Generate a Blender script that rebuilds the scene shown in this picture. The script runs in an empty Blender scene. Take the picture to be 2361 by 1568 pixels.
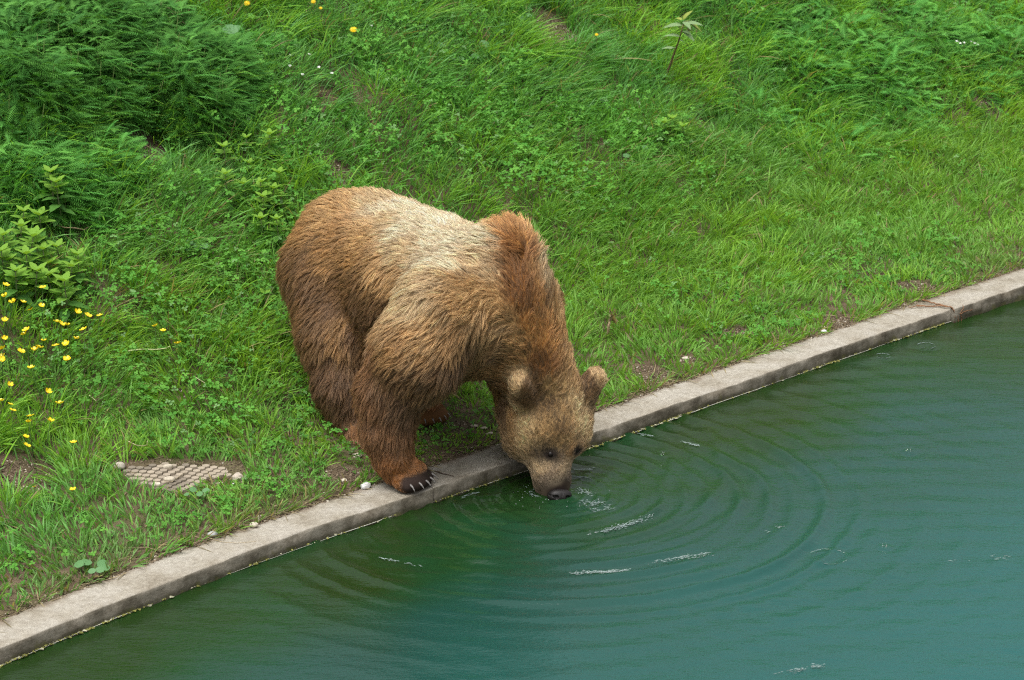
import bpy, math, random
import numpy as np
from mathutils import Vector, Matrix, kdtree

random.seed(7)
RNG = np.random.default_rng(7)
SC = bpy.context.scene
COL = SC.collection

# ------------------------------------------------------------------ camera, sky, sun, exposure
CAM_H, CAM_PITCH, CAM_LENS = 3.165, 18.0, 87.89
cam_data = bpy.data.cameras.new('camera')
cam = bpy.data.objects.new('camera', cam_data)
COL.objects.link(cam)
cam.location = (0, 0, CAM_H)
cam.rotation_euler = (math.radians(90 - CAM_PITCH), 0, 0)
cam_data.lens = CAM_LENS
cam_data.sensor_width = 36
cam_data.clip_start = 0.1
cam_data.clip_end = 500
cam_data.dof.use_dof = True
cam_data.dof.focus_distance = 8.5
cam_data.dof.aperture_fstop = 8.0
SC.camera = cam

SUN_EL = 72.0
world = bpy.data.worlds.new('World')
SC.world = world
world.use_nodes = True
wn = world.node_tree
wn.nodes.clear()
w_out = wn.nodes.new('ShaderNodeOutputWorld')
w_bg = wn.nodes.new('ShaderNodeBackground')
w_sky = wn.nodes.new('ShaderNodeTexSky')
w_sky.sky_type = 'NISHITA'
w_sky.sun_disc = False
w_sky.sun_elevation = math.radians(SUN_EL)
SUN_DIR_AZ = math.radians(238.0)      # towards the sun: high, a little on the camera's side
w_sky.sun_rotation = math.radians(90.0) - SUN_DIR_AZ
w_sky.air_density = 1.0
w_sky.dust_density = 4.0
w_hsv = wn.nodes.new('ShaderNodeHueSaturation')
w_hsv.inputs['Saturation'].default_value = 0.12
wn.links.new(w_sky.outputs[0], w_hsv.inputs['Color'])
# overcast: the cloud layer is about twice as bright overhead as low down
w_geo = wn.nodes.new('ShaderNodeTexCoord')
w_sep = wn.nodes.new('ShaderNodeSeparateXYZ')
w_map = wn.nodes.new('ShaderNodeMapRange')
w_map.inputs['From Min'].default_value = 0.0
w_map.inputs['From Max'].default_value = 1.0
w_map.inputs['To Min'].default_value = 0.5
w_map.inputs['To Max'].default_value = 1.2
w_mul = wn.nodes.new('ShaderNodeMix')
w_mul.data_type = 'RGBA'
w_mul.blend_type = 'MULTIPLY'
w_mul.inputs[0].default_value = 1.0
wn.links.new(w_geo.outputs['Generated'], w_sep.inputs[0])
wn.links.new(w_sep.outputs['Z'], w_map.inputs['Value'])
wn.links.new(w_hsv.outputs[0], w_mul.inputs[6])
wn.links.new(w_map.outputs[0], w_mul.inputs[7])
wn.links.new(w_mul.outputs[2], w_bg.inputs['Color'])
w_bg.inputs['Strength'].default_value = 0.15
wn.links.new(w_bg.outputs[0], w_out.inputs['Surface'])

sun_data = bpy.data.lights.new('sun', 'SUN')
sun_data.energy = 1.5
sun_data.angle = math.radians(40)
sun_data.color = (1.0, 0.96, 0.9)
sun = bpy.data.objects.new('sun', sun_data)
COL.objects.link(sun)
sd = Vector((math.cos(math.radians(SUN_EL)) * math.cos(SUN_DIR_AZ),
             math.cos(math.radians(SUN_EL)) * math.sin(SUN_DIR_AZ), math.sin(math.radians(SUN_EL))))
sun.rotation_euler = (-sd).to_track_quat('-Z', 'Y').to_euler()
sun.location = sd * 30

SC.view_settings.view_transform = 'Standard'
SC.view_settings.look = 'None'
SC.view_settings.gamma = 1
SC.view_settings.use_curve_mapping = False
SC.view_settings.exposure = 0.75
SC.render.engine = 'CYCLES'
SC.cycles.use_denoising = False
SC.cycles.filter_width = 1.2
SC.cycles.max_bounces = 8
SC.cycles.transmission_bounces = 6
SC.cycles.transparent_max_bounces = 8

# ------------------------------------------------------------------ numeric helpers
FPX = CAM_LENS / 36 * 1024
CP, SP = math.cos(math.radians(CAM_PITCH)), math.sin(math.radians(CAM_PITCH))


def sight(px, py):
    """direction of a photo point (2360-wide coordinates) from the camera station"""
    u, v = px * .43390, py * .43390
    x, k = (u - 512) / FPX, (340 - v) / FPX
    return np.array([x, CP + k * SP, -SP + k * CP])


def at_y(px, py, y):
    d = sight(px, py)
    return np.array([0, 0, CAM_H]) + d * (y / d[1])


def project(P):
    """world points -> (u, v) of the 1024 frame and depth"""
    q = P - np.array([0, 0, CAM_H])
    dep = q[:, 1] * CP - q[:, 2] * SP
    up = q[:, 1] * SP + q[:, 2] * CP
    return 512 + FPX * q[:, 0] / dep, 340 - FPX * up / dep, dep


def smooth(a, b, x):
    t = np.clip((x - a) / (b - a), 0, 1)
    return t * t * (3 - 2 * t)


def hash3(ix, iy, iz, seed):
    h = (ix * 374761393 + iy * 668265263 + iz * 2147483647 + seed * 1274126177) & 0xFFFFFFFF
    h = ((h ^ (h >> 13)) * 1274126177) & 0xFFFFFFFF
    h = ((h ^ (h >> 16)) * 2246822519) & 0xFFFFFFFF
    return ((h ^ (h >> 15)) & 0xFFFFFF) / float(0xFFFFFF)


def noise3(P, scale, seed=0):
    """value noise in 0..1 for an N x 3 (or N x 2) array"""
    P = np.asarray(P, float)
    if P.shape[1] == 2:
        P = np.column_stack([P, np.zeros(len(P))])
    q = P * scale + 1000.0
    i = np.floor(q).astype(np.int64)
    f = q - i
    f = f * f * (3 - 2 * f)
    out = 0
    for dx in (0, 1):
        wx = f[:, 0] if dx else 1 - f[:, 0]
        for dy in (0, 1):
            wy = f[:, 1] if dy else 1 - f[:, 1]
            for dz in (0, 1):
                wz = f[:, 2] if dz else 1 - f[:, 2]
                out = out + wx * wy * wz * hash3(i[:, 0] + dx, i[:, 1] + dy, i[:, 2] + dz, seed)
    return out


def fbm(P, scale, seed=0, octaves=3):
    s, a, t = 0, 1.0, 0
    for o in range(octaves):
        s = s + a * noise3(P, scale * 2 ** o, seed + o * 17)
        t += a
        a *= .5
    return s / t


def unit(v):
    return v / np.maximum(np.linalg.norm(v, axis=-1, keepdims=True), 1e-9)


# ------------------------------------------------------------------ mesh and object helpers
def mesh_from(name, V, faces, mat=None, smooth_shade=True, col=None):
    """faces: list of int arrays (k x 3 or k x 4)"""
    me = bpy.data.meshes.new(name)
    V = np.asarray(V, np.float32)
    me.vertices.add(len(V))
    me.vertices.foreach_set('co', V.ravel())
    faces = [np.asarray(f, np.int32) for f in faces if len(f)]
    idx = np.concatenate([f.ravel() for f in faces])
    sizes = np.concatenate([np.full(len(f), f.shape[1], np.int32) for f in faces])
    starts = np.concatenate([[0], np.cumsum(sizes)[:-1]]).astype(np.int32)
    me.loops.add(len(idx))
    me.loops.foreach_set('vertex_index', idx)
    me.polygons.add(len(sizes))
    me.polygons.foreach_set('loop_start', starts)
    try:
        me.polygons.foreach_set('loop_total', sizes)
    except Exception:
        pass
    me.update(calc_edges=True)
    me.polygons.foreach_set('use_smooth', np.full(len(sizes), bool(smooth_shade)))
    if col is not None:
        a = me.attributes.new('tint', 'FLOAT_COLOR', 'POINT')
        c = np.ones((len(V), 4), np.float32)
        c[:, :3] = col
        a.data.foreach_set('color', c.ravel())
    if mat is not None:
        me.materials.append(mat)
    me.validate()
    return me


def link(name, data, parent=None, loc=None, **props):
    o = bpy.data.objects.new(name, data)
    COL.objects.link(o)
    if parent is not None:
        o.parent = parent
    if loc is not None:
        o.location = loc
    for k, v in props.items():
        if v is not None:
            o[k] = v
    return o


def thing(name, loc, label, category, group=None, rot=(0, 0, 0)):
    o = link(name, None, loc=loc, label=label, category=category, group=group)
    o.rotation_euler = rot
    o.empty_display_size = .05
    return o


def tube(points, radii, sides=6, cap=True):
    """verts and faces of a tube along points"""
    P = np.asarray(points, float)
    R = np.broadcast_to(np.asarray(radii, float), (len(P),))
    T = unit(np.gradient(P, axis=0))
    ref = np.array([0, 0, 1.0]) if abs(T[:, 2]).mean() < .8 else np.array([1.0, 0, 0])
    V, Fq = [], []
    for i in range(len(P)):
        a = unit(np.cross(T[i], ref))
        b = np.cross(a, T[i])
        for s in range(sides):
            th = 2 * math.pi * s / sides
            V.append(P[i] + R[i] * (math.cos(th) * a + math.sin(th) * b))
    for i in range(len(P) - 1):
        for s in range(sides):
            s2 = (s + 1) % sides
            Fq.append((i * sides + s, i * sides + s2, (i + 1) * sides + s2, (i + 1) * sides + s))
    Ft = []
    if cap:
        n = len(V)
        V.append(P[0]); V.append(P[-1])
        for s in range(sides):
            s2 = (s + 1) % sides
            Ft.append((n, s2, s))
            Ft.append((n + 1, (len(P) - 1) * sides + s, (len(P) - 1) * sides + s2))
    return np.array(V), np.array(Fq), np.array(Ft).reshape(-1, 3)


class Join:
    """collects verts / faces / tints of several shapes into one mesh"""
    def __init__(s):
        s.V, s.F, s.C, s.n = [], [], [], 0

    def add(s, V, *faces, col=(1, 1, 1)):
        V = np.asarray(V, float).reshape(-1, 3)
        s.V.append(V)
        s.C.append(np.broadcast_to(np.asarray(col, float), (len(V), 3)))
        for f in faces:
            f = np.asarray(f)
            if len(f):
                s.F.append(f + s.n)
        s.n += len(V)

    def mesh(s, name, mat, smooth_shade=True):
        return mesh_from(name, np.concatenate(s.V), s.F, mat, smooth_shade, np.concatenate(s.C))


# ------------------------------------------------------------------ materials
def new_mat(name):
    m = bpy.data.materials.new(name)
    m.use_nodes = True
    nt = m.node_tree
    nt.nodes.clear()
    return m, nt, nt.nodes.new('ShaderNodeOutputMaterial')


def N(nt, kind, **kw):
    n = nt.nodes.new(kind)
    for k, v in kw.items():
        setattr(n, k, v)
    return n


def ramp(nt, fac, stops):
    r = N(nt, 'ShaderNodeValToRGB')
    el = r.color_ramp.elements
    while len(el) < len(stops):
        el.new(.5)
    for e, (p, c) in zip(el, stops):
        e.position = p
        e.color = tuple(c) + (1,) if len(c) == 3 else c
    nt.links.new(fac, r.inputs[0])
    return r.outputs[0]


def noise_tex(nt, scale, detail=4, rough=.55, vec=None):
    t = N(nt, 'ShaderNodeTexNoise')
    t.inputs['Scale'].default_value = scale
    t.inputs['Detail'].default_value = detail
    t.inputs['Roughness'].default_value = rough
    if vec is not None:
        nt.links.new(vec, t.inputs['Vector'])
    return t.outputs['Fac']


def coords(nt):
    return N(nt, 'ShaderNodeTexCoord').outputs['Object']


def mix_col(nt, fac, a, b, mode='MIX'):
    m = N(nt, 'ShaderNodeMix', data_type='RGBA', blend_type=mode)
    for sock, v in ((m.inputs[0], fac), (m.inputs[6], a), (m.inputs[7], b)):
        if hasattr(v, 'links'):
            nt.links.new(v, sock)
        elif isinstance(v, (int, float)):
            sock.default_value = v
        else:
            sock.default_value = tuple(v) + (1,)
    return m.outputs[2]


def math_node(nt, op, a, b=None, c=None, clamp=False):
    m = N(nt, 'ShaderNodeMath', operation=op, use_clamp=clamp)
    for s, v in zip(m.inputs, (a, b, c)):
        if v is None:
            continue
        if hasattr(v, 'links'):
            nt.links.new(v, s)
        else:
            s.default_value = v
    return m.outputs[0]


def principled(nt, out, col, rough=.7, spec=.3, bump=None, bump_strength=.3, bump_dist=.01):
    p = N(nt, 'ShaderNodeBsdfPrincipled')
    if hasattr(col, 'links'):
        nt.links.new(col, p.inputs['Base Color'])
    else:
        p.inputs['Base Color'].default_value = tuple(col) + (1,)
    if hasattr(rough, 'links'):
        nt.links.new(rough, p.inputs['Roughness'])
    else:
        p.inputs['Roughness'].default_value = rough
    p.inputs['Specular IOR Level'].default_value = spec
    if bump is not None:
        b = N(nt, 'ShaderNodeBump')
        b.inputs['Strength'].default_value = bump_strength
        b.inputs['Distance'].default_value = bump_dist
        nt.links.new(bump, b.inputs['Height'])
        nt.links.new(b.outputs[0], p.inputs['Normal'])
    nt.links.new(p.outputs[0], out.inputs['Surface'])
    return p


def leaf_material(name, tint=(1, 1, 1), translucency=.35, rough=.5, spec=.25):
    """colour comes from the 'tint' attribute; light passes through thin leaves"""
    m, nt, out = new_mat(name)
    at = N(nt, 'ShaderNodeAttribute', attribute_name='tint')
    col = mix_col(nt, 1.0, at.outputs['Color'], tint, 'MULTIPLY')
    p = principled(nt, out, col, rough, spec)
    tr = N(nt, 'ShaderNodeBsdfTranslucent')
    warm = mix_col(nt, 1.0, col, (1.25, 1.15, .55), 'MULTIPLY')
    nt.links.new(warm, tr.inputs['Color'])
    mx = N(nt, 'ShaderNodeMixShader')
    mx.inputs[0].default_value = translucency
    nt.links.new(p.outputs[0], mx.inputs[1])
    nt.links.new(tr.outputs[0], mx.inputs[2])
    nt.links.new(mx.outputs[0], out.inputs['Surface'])
    return m


def plain_material(name, col, rough=.7, spec=.3, var=.25, scale=40, bump=.2, dist=.004):
    m, nt, out = new_mat(name)
    v = noise_tex(nt, scale, 5, .6, coords(nt))
    dark = tuple(c * (1 - var) for c in col)
    lite = tuple(min(1, c * (1 + var)) for c in col)
    c = ramp(nt, v, [(.3, dark), (.7, lite)])
    principled(nt, out, c, rough, spec, v, bump, dist)
    return m


def tint_material(name, rough=.7, spec=.3):
    m, nt, out = new_mat(name)
    at = N(nt, 'ShaderNodeAttribute', attribute_name='tint')
    principled(nt, out, at.outputs['Color'], rough, spec)
    return m


# ------------------------------------------------------------------ the kerb line: t runs along it, m across it (towards the bank)
KA = math.radians(42)
KC, KS = math.cos(KA), math.sin(KA)
KT = np.array([-60, 0, 2.2, 3.3, 3.95, 4.5, 5.1, 6, 7, 8, 9, 12, 80])
KM = np.array([4.6, 5.45, 5.76, 5.945, 6.03, 6.075, 6.08, 6.11, 6.155, 6.195, 6.21, 6.24, 6.3])
KERB_Z, KERB_W = .055, .160


def kerb_m(t):
    t = np.asarray(t, float)
    s = 0
    for dt in (-.4, -.2, 0, .2, .4):
        s = s + np.interp(t + dt, KT, KM)
    return s / 5


def to_tm(x, y):
    return x * KC + y * KS, -x * KS + y * KC


def to_xy(t, m):
    return t * KC - m * KS, t * KS + m * KC


def bank_n(x, y):
    t, m = to_tm(np.asarray(x, float), np.asarray(y, float))
    return t, m - kerb_m(t) - KERB_W


def ground_z(x, y):
    x = np.atleast_1d(np.asarray(x, float)); y = np.atleast_1d(np.asarray(y, float))
    t, n = bank_n(x, y)
    nn = np.maximum(n, 0)
    rise = .60
    start = 1.15 + .25 * np.sin(t * .9)
    soft = .45
    k = (nn - start) / soft
    bank = rise * soft * np.log1p(np.exp(np.clip(k, -30, 30)))
    bank = np.where(k > 29, rise * (nn - start), bank)
    bank = bank - rise * soft * np.log1p(np.exp(-start / soft))
    top = 8.5  # unseen upper bank, raised so the water mirrors it instead of bright sky
    bank = np.where(bank > top, top + (bank - top) * .04, bank)
    P = np.column_stack([x, y])
    bump = (fbm(P, 1.3, 5, 3) - .5) * .22 * smooth(.3, 1.8, nn) + (fbm(P, 5, 9, 2) - .5) * .05 * smooth(.02, .5, nn)
    return KERB_Z - .004 + .035 * nn + bank + bump


def on_ground(px, py):
    """where a sight line of the photo meets the bank"""
    d = sight(px, py)
    s = np.linspace(6.5, 18, 1200)
    P = np.array([0, 0, CAM_H]) + s[:, None] * d
    below = P[:, 2] < ground_z(P[:, 0], P[:, 1])
    i = int(np.argmax(below)) if below.any() else len(s) - 1
    x, y = P[i, 0], P[i, 1]
    return np.array([x, y, ground_z(x, y)[0]])


def on_kerb(px, py):
    d = sight(px, py)
    return np.array([0, 0, CAM_H]) + d * ((KERB_Z - CAM_H) / d[2])


def on_water(px, py):
    d = sight(px, py)
    return np.array([0, 0, CAM_H]) + d * (-CAM_H / d[2])
# ------------------------------------------------------------------ ground sheet and bank
def spaced(lo, hi, step, far_lo, far_hi, growth=1.35):
    a = list(np.arange(lo, hi + step / 2, step))
    s, x = step, hi
    while x < far_hi:
        s *= growth; x += s; a.append(min(x, far_hi))
    s, x = step, lo
    pre = []
    while x > far_lo:
        s *= growth; x -= s; pre.append(max(x, far_lo))
    return np.array(pre[::-1] + a)


def grid_faces(nu, nv):
    i = np.arange(nu - 1)[:, None] * nv + np.arange(nv - 1)[None, :]
    i = i.ravel()
    return np.column_stack([i, i + nv, i + nv + 1, i + 1])


# bare spots: photo point, radius across (m)
BARE = [(300, 330, .13), (285, 345, .10), (1265, 70, .12), (1300, 90, .10), (770, 395, .08), (350, 10, .14), (735, 225, .055), (785, 1097, .065),
        (2110, 662, .07), (1497, 862, .07), (150, 540, .09), (1590, 835, .05), (1930, 745, .07), (1700, 770, .06), (1620, 300, .07),
        (1570, 440, .08), (2270, 250, .09), (60, 1105, .10), (430, 905, .03), (365, 620, .05), (560, 265, .06), (1060, 985, .05)]
BARE_P = [(on_ground(a, b), r) for a, b, r in BARE]
GRID_PIX = [(300, 275), (700, 235), (1080, 190), (1720, 235), (1800, 330), (1530, 470), (1300, 520), (1060, 620), (900, 620), (560, 500), (400, 420)]
def gp(zx, zy):          # photo point of the close look at the paved patch
    return on_ground((300 + zx / 4.722) * .7867, (1320 + zy / 4.722) * .7867)
GRID_POLY = np.array([gp(*p)[:2] for p in GRID_PIX])
SOIL_POLY = np.array([gp(*p)[:2] for p in [(120, 240), (300, 190), (1100, 140), (1900, 150), (2060, 330), (1900, 470), (1500, 520), (1050, 640), (850, 620), (500, 520), (330, 400)]])


def inside_poly(x, y, poly):
    c = np.zeros(len(x), bool)
    for i in range(len(poly)):
        (x1, y1), (x2, y2) = poly[i], poly[i - 1]
        hit = ((y1 > y) != (y2 > y)) & (x < (x2 - x1) * (y - y1) / (y2 - y1 + 1e-12) + x1)
        c ^= hit
    return c


tt = spaced(1.5, 11.0, .045, -60, 75)
nn_ = np.concatenate([[-.02, 0], spaced(.02, 5.2, .045, .02, 70)])
T, Nn = np.meshgrid(tt, nn_, indexing='ij')
M = kerb_m(T) + KERB_W + Nn
X, Y = to_xy(T, M)
Zg = ground_z(X.ravel(), Y.ravel()).reshape(X.shape)
Zg[:, 0] = -1.2
m_soil, nt, out = new_mat('soil')
co = coords(nt)
c1 = ramp(nt, noise_tex(nt, 9, 6, .65, co), [(.3, (.060, .043, .027)), (.55, (.125, .090, .058)), (.75, (.20, .155, .10))])
gt = N(nt, 'ShaderNodeAttribute', attribute_name='tint').outputs['Color']
gs = N(nt, 'ShaderNodeSeparateColor'); nt.links.new(gt, gs.inputs[0])
c2 = mix_col(nt, math_node(nt, 'MULTIPLY', ramp(nt, noise_tex(nt, 2.2, 4, .6, co), [(.45, (0, 0, 0)), (.7, (1, 1, 1))]), .7), c1, (.060, .075, .022))
far_green = ramp(nt, noise_tex(nt, 6, 6, .7, co), [(.3, (.045, .120, .018)), (.7, (.120, .270, .038))])
c2 = mix_col(nt, gs.outputs[0], c2, far_green)
principled(nt, out, c2, .9, .15, noise_tex(nt, 45, 6, .7, co), .8, .02)
link('ground', mesh_from('ground', np.column_stack([X.ravel(), Y.ravel(), Zg.ravel()]), [grid_faces(len(tt), len(nn_))], m_soil, True, np.column_stack([smooth(5.2, 6.2, Nn.ravel())] * 3)), kind='structure')

# ------------------------------------------------------------------ kerb: concrete slabs laid end to end
m_kerb, nt, out = new_mat('concrete')
co = coords(nt)
tn = N(nt, 'ShaderNodeAttribute', attribute_name='tint').outputs['Color']
sep = N(nt, 'ShaderNodeSeparateColor'); nt.links.new(tn, sep.inputs[0])
across, height = sep.outputs[0], sep.outputs[1]
fine = noise_tex(nt, 60, 6, .7, co)
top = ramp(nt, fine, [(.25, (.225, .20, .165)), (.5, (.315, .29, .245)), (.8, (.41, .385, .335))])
blot = ramp(nt, noise_tex(nt, 7, 5, .6, co), [(.40, (1, 1, 1)), (.56, (.86, .84, .80)), (.70, (.60, .56, .50))])
top = mix_col(nt, 1.0, top, blot, 'MULTIPLY')
pit = ramp(nt, noise_tex(nt, 130, 2, .5, co), [(.66, (0, 0, 0)), (.74, (1, 1, 1))])
top = mix_col(nt, math_node(nt, 'MULTIPLY', pit, .5), top, (.13, .11, .09))
dirt_edge = math_node(nt, 'ADD', across, math_node(nt, 'MULTIPLY', math_node(nt, 'SUBTRACT', noise_tex(nt, 11, 5, .65, co), .5), .75))
dirt = ramp(nt, dirt_edge, [(.80, (0, 0, 0)), (1.05, (1, 1, 1))])
top = mix_col(nt, math_node(nt, 'MULTIPLY', dirt, .75), top, (.17, .13, .095))
face = ramp(nt, noise_tex(nt, 9, 7, .72, co), [(.34, (.070, .058, .040)), (.48, (.155, .135, .102)), (.66, (.29, .26, .21))])  # stained concrete, its colour also darkened for the shading of the front face
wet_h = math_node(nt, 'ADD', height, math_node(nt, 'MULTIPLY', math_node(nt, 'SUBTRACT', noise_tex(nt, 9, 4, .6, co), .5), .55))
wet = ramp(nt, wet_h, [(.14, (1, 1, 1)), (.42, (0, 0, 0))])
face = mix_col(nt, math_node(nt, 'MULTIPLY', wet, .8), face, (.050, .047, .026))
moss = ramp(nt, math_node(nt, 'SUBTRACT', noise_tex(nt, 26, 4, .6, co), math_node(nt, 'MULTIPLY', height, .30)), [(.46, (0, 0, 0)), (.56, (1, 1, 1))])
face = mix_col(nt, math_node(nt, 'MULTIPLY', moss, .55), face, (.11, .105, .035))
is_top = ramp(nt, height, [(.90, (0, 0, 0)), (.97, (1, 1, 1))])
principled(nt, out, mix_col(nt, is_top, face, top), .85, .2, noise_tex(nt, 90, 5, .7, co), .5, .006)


def kerb_slab(t0, t1, dz, dm, step=.025):
    ts = np.arange(t0, t1 + step / 2, step)
    # profile: (across m, z, across tag, height tag)
    prof = [(0, -.8, 0, 0), (0, -.02, 0, 0), (0, .012, 0, .22), (0, .026, 0, .5), (0, .042, 0, .80), (.0008, .0515, 0, .89), (.003, .0545, .02, .97), (.009, .0552, .05, 1.0)]
    for k in range(1, 9):
        prof.append((.009 + (KERB_W - .013) * k / 8, .0552, .05 + .95 * k / 8, 1.0))
    prof += [(KERB_W, .050, 1, 1.0), (KERB_W, -.3, 1, 0)]
    V, C = [], []
    for t in ts:
        m0 = float(kerb_m(t)) + dm
        e = .006 * (noise3(np.array([[t, 0, 0]]), 9, 3)[0] - .5) + .014 * (noise3(np.array([[t, 5, 0]]), 2.2, 4)[0] - .5)
        for k, (a, z, ta, th) in enumerate(prof):
            q = np.array([[t, a, z]])
            j = .005 * (noise3(q, 30, 8)[0] - .5)
            chip = .014 * max(0, noise3(q, 20, 11)[0] - .62) / .38 if 4 <= k <= 7 else 0
            am = a + (e if a < .02 else e * max(0, 1 - a / .1)) + (chip + j if 1 <= k <= 7 else 0)
            zz = z + dz * (z > 0) - (chip * .8 if k >= 5 else 0) + (.004 * (noise3(q, 5, 21)[0] - .5) if k > 6 else 0)
            x, y = to_xy(t, m0 + am)
            V.append((x, y, zz)); C.append((ta, th, 0))
    n = len(prof)
    Fq = grid_faces(len(ts), n)
    ends = []
    for base in (0, (len(ts) - 1) * n):
        c = len(V); V.append(np.mean(np.array(V[base:base + n]), 0)); C.append((.5, .5, 0))
        for k in range(n):
            ends.append((c, base + k, base + (k + 1) % n))
    return mesh_from('kerb_slab', np.array(V), [Fq, np.array(ends)], m_kerb, True, np.array(C))


kerb = link('kerb', None, kind='structure')
t_joint = to_tm(*on_kerb(2188, 712)[:2])[0]
t_joint2 = to_tm(*on_kerb(1008, 1128)[:2])[0]
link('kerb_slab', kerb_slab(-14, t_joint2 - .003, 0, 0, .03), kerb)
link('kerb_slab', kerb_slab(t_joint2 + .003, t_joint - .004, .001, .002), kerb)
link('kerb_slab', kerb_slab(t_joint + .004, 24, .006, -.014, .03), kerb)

# ------------------------------------------------------------------ pool water
MUZ = at_y(1280, 1140, 8.02)[:2]
def ring(d, r0, width, wl, amp, ph=0):
    c = np.cos(2 * math.pi * (d - r0) / wl + ph)
    return amp * np.exp(-((d - r0) / width) ** 2) * (np.exp(1.2 * (c - 1)) * 2 - .75)


wt = spaced(2.4, 9.4, .0095, -40, 60, 1.5)
wm = np.concatenate([-spaced(-6.23, -3.1, .0095, -6.4, 50, 1.5)])
wm = np.unique(np.round(wm, 5))
T, M = np.meshgrid(wt, wm, indexing='ij')
X, Y = to_xy(T, M)
P2 = np.column_stack([X.ravel(), Y.ravel()])
near = (T.ravel() > 2.1) & (T.ravel() < 9.6) & (M.ravel() > 2.9)
Zw = np.zeros(len(P2))
q = P2[near]
mir_t, mir_m = to_tm(*MUZ)
mir = np.array(to_xy(mir_t, 2 * (float(kerb_m(mir_t))) - mir_m))
z = 0
wob = (fbm(q, 2.5, 31, 2) - .5) * .05
for c, a in ((MUZ, 1.0), (mir, .45)):
    d = np.hypot(q[:, 0] - c[0], q[:, 1] - c[1]) + wob
    ang = np.arctan2(q[:, 1] - c[1], q[:, 0] - c[0])
    mod = 3.2 * noise3(np.column_stack([np.cos(ang) * 2, np.sin(ang) * 2, d * 2.2]), 1.3, 77)
    z = z + a * mod * (ring(d, .14, .10, .045, .0022) + ring(d, .38, .12, .080, .0028, 1) + ring(d, .66, .15, .105, .0034, 2)
                       + ring(d, .93, .12, .115, .0040, .5) + ring(d, 1.25, .3, .14, .0010) + ring(d, 1.8, .5, .17, .0006))
for (px, py, r, a) in ((1910, 1285, .062, .0022), (2035, 822, .030, .002), (2135, 798, .036, .002), (1085, 1273, .030, .0008), (2095, 1042, .012, .003), (2040, 1260, .012, .003), (1525, 1050, .012, .003)):
    c = on_water(px, py)
    d = np.hypot(q[:, 0] - c[0], q[:, 1] - c[1])
    z = z + a * np.exp(-((d - r) / .012) ** 2) - .4 * a * np.exp(-((d - r - .024) / .012) ** 2)
dm = np.hypot(q[:, 0] - MUZ[0], q[:, 1] - MUZ[1])
z = z + (fbm(q, 26, 140, 2) - .5) * .0075 * np.exp(-((dm - .10) / .14) ** 2) + (fbm(q, 18, 150, 2) - .5) * .004 * np.exp(-(dm / .5) ** 2)
# wind ripples: long crests roughly parallel to the view, broken up
dirs = ((.35, .94, 9.0, .0012), (-.2, .98, 13.0, .0009), (.75, .66, 17.0, .0006), (.1, 1.0, 25.0, .0004))
for i, (a, b, k, amp) in enumerate(dirs):
    ph = 5.0 * fbm(q, 1.1, 40 + i, 2)
    z = z + amp * .8 * (1.5 * noise3(q, 1.4, 60 + i)) ** 2 * np.sin(2 * math.pi * k * (a * q[:, 0] + b * q[:, 1]) * .55 + ph * 2.2)
Zw[near] = z
m_water, nt, out = new_mat('pool_water')
co = coords(nt)
edge = N(nt, 'ShaderNodeAttribute', attribute_name='tint').outputs['Color']
sepw = N(nt, 'ShaderNodeSeparateColor'); nt.links.new(edge, sepw.inputs[0])
murk = math_node(nt, 'ADD', sepw.outputs[0], math_node(nt, 'MULTIPLY', math_node(nt, 'SUBTRACT', noise_tex(nt, 1.6, 3, .5, co), .5), .35))
body = ramp(nt, murk, [(0, (.010, .028, .005)), (.06, (.009, .036, .012)), (.18, (.010, .045, .034)), (.45, (.011, .060, .051)), (1.0, (.012, .080, .076))])
mp = N(nt, 'ShaderNodeMapping'); nt.links.new(co, mp.inputs['Vector'])
mp.inputs['Scale'].default_value = (1.0, 1.9, 1.0)
rip = math_node(nt, 'ADD', noise_tex(nt, 22, 4, .6, mp.outputs[0]), math_node(nt, 'MULTIPLY', noise_tex(nt, 70, 2, .5, mp.outputs[0]), .3))
pw = principled(nt, out, body, .035, .5, rip, 1.0, .0028)
pw.inputs['IOR'].default_value = 1.333
deep = smooth(0, 1.0, (kerb_m(T.ravel()) - M.ravel()) / 2.6)
ct = np.zeros((len(P2), 3)); ct[:, 0] = deep
link('water', mesh_from('water', np.column_stack([P2, Zw]), [grid_faces(len(wt), len(wm))], m_water, True, ct), kind='structure')

# crust of algae along the waterline
J = Join()
for i in range(1500):
    t = RNG.uniform(2.0, 9.6)
    if noise3(np.array([[t, 0, 0]]), 3.2, 91)[0] < .42 and RNG.random() < .8:
        continue
    x, y = to_xy(t, float(kerb_m(t)) - RNG.uniform(-.004, .010))
    s = RNG.uniform(.002, .0055) * (1.8 if RNG.random() < .05 else 1)
    th = RNG.uniform(0, 6.28, 6)
    a = np.sort(th)
    V = np.column_stack([x + s * np.cos(a) * RNG.uniform(.8, 2.0), y + s * np.sin(a), .002 + RNG.uniform(0, .006, 6)])
    V = np.vstack([V, [x, y, .008]])
    c = np.array([.19, .19, .055]) if RNG.random() < .75 else np.array([.38, .37, .26])
    J.add(V, np.array([(k, (k + 1) % 6, 6) for k in range(6)]), col=c * RNG.uniform(.6, 1.2))
link('algae', J.mesh('algae', tint_material('algae_crust', .9, .1)), kind='stuff', label='yellow green algae crust along the waterline of the kerb')
for k in (0,):
    ts = np.arange(2, 9.6, .02)
    pts = np.array([[*to_xy(t, float(kerb_m(t)) - .004 + .004 * (noise3(np.array([[t, 1, 0]]), 11, 5)[0] - .5)), .0035] for t in ts])
    V, F4, F3 = tube(pts, .0012 * (.2 + 1.2 * noise3(np.column_stack([ts, ts * 0, ts * 0]), 5, 6)), 4)
    me = mesh_from('scum', V, [F4, F3], plain_material('pale_scum', (.5, .5, .42), .6))
    link('scum_line', me, kind='stuff', label='thin pale scum line where the water meets the kerb')
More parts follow.
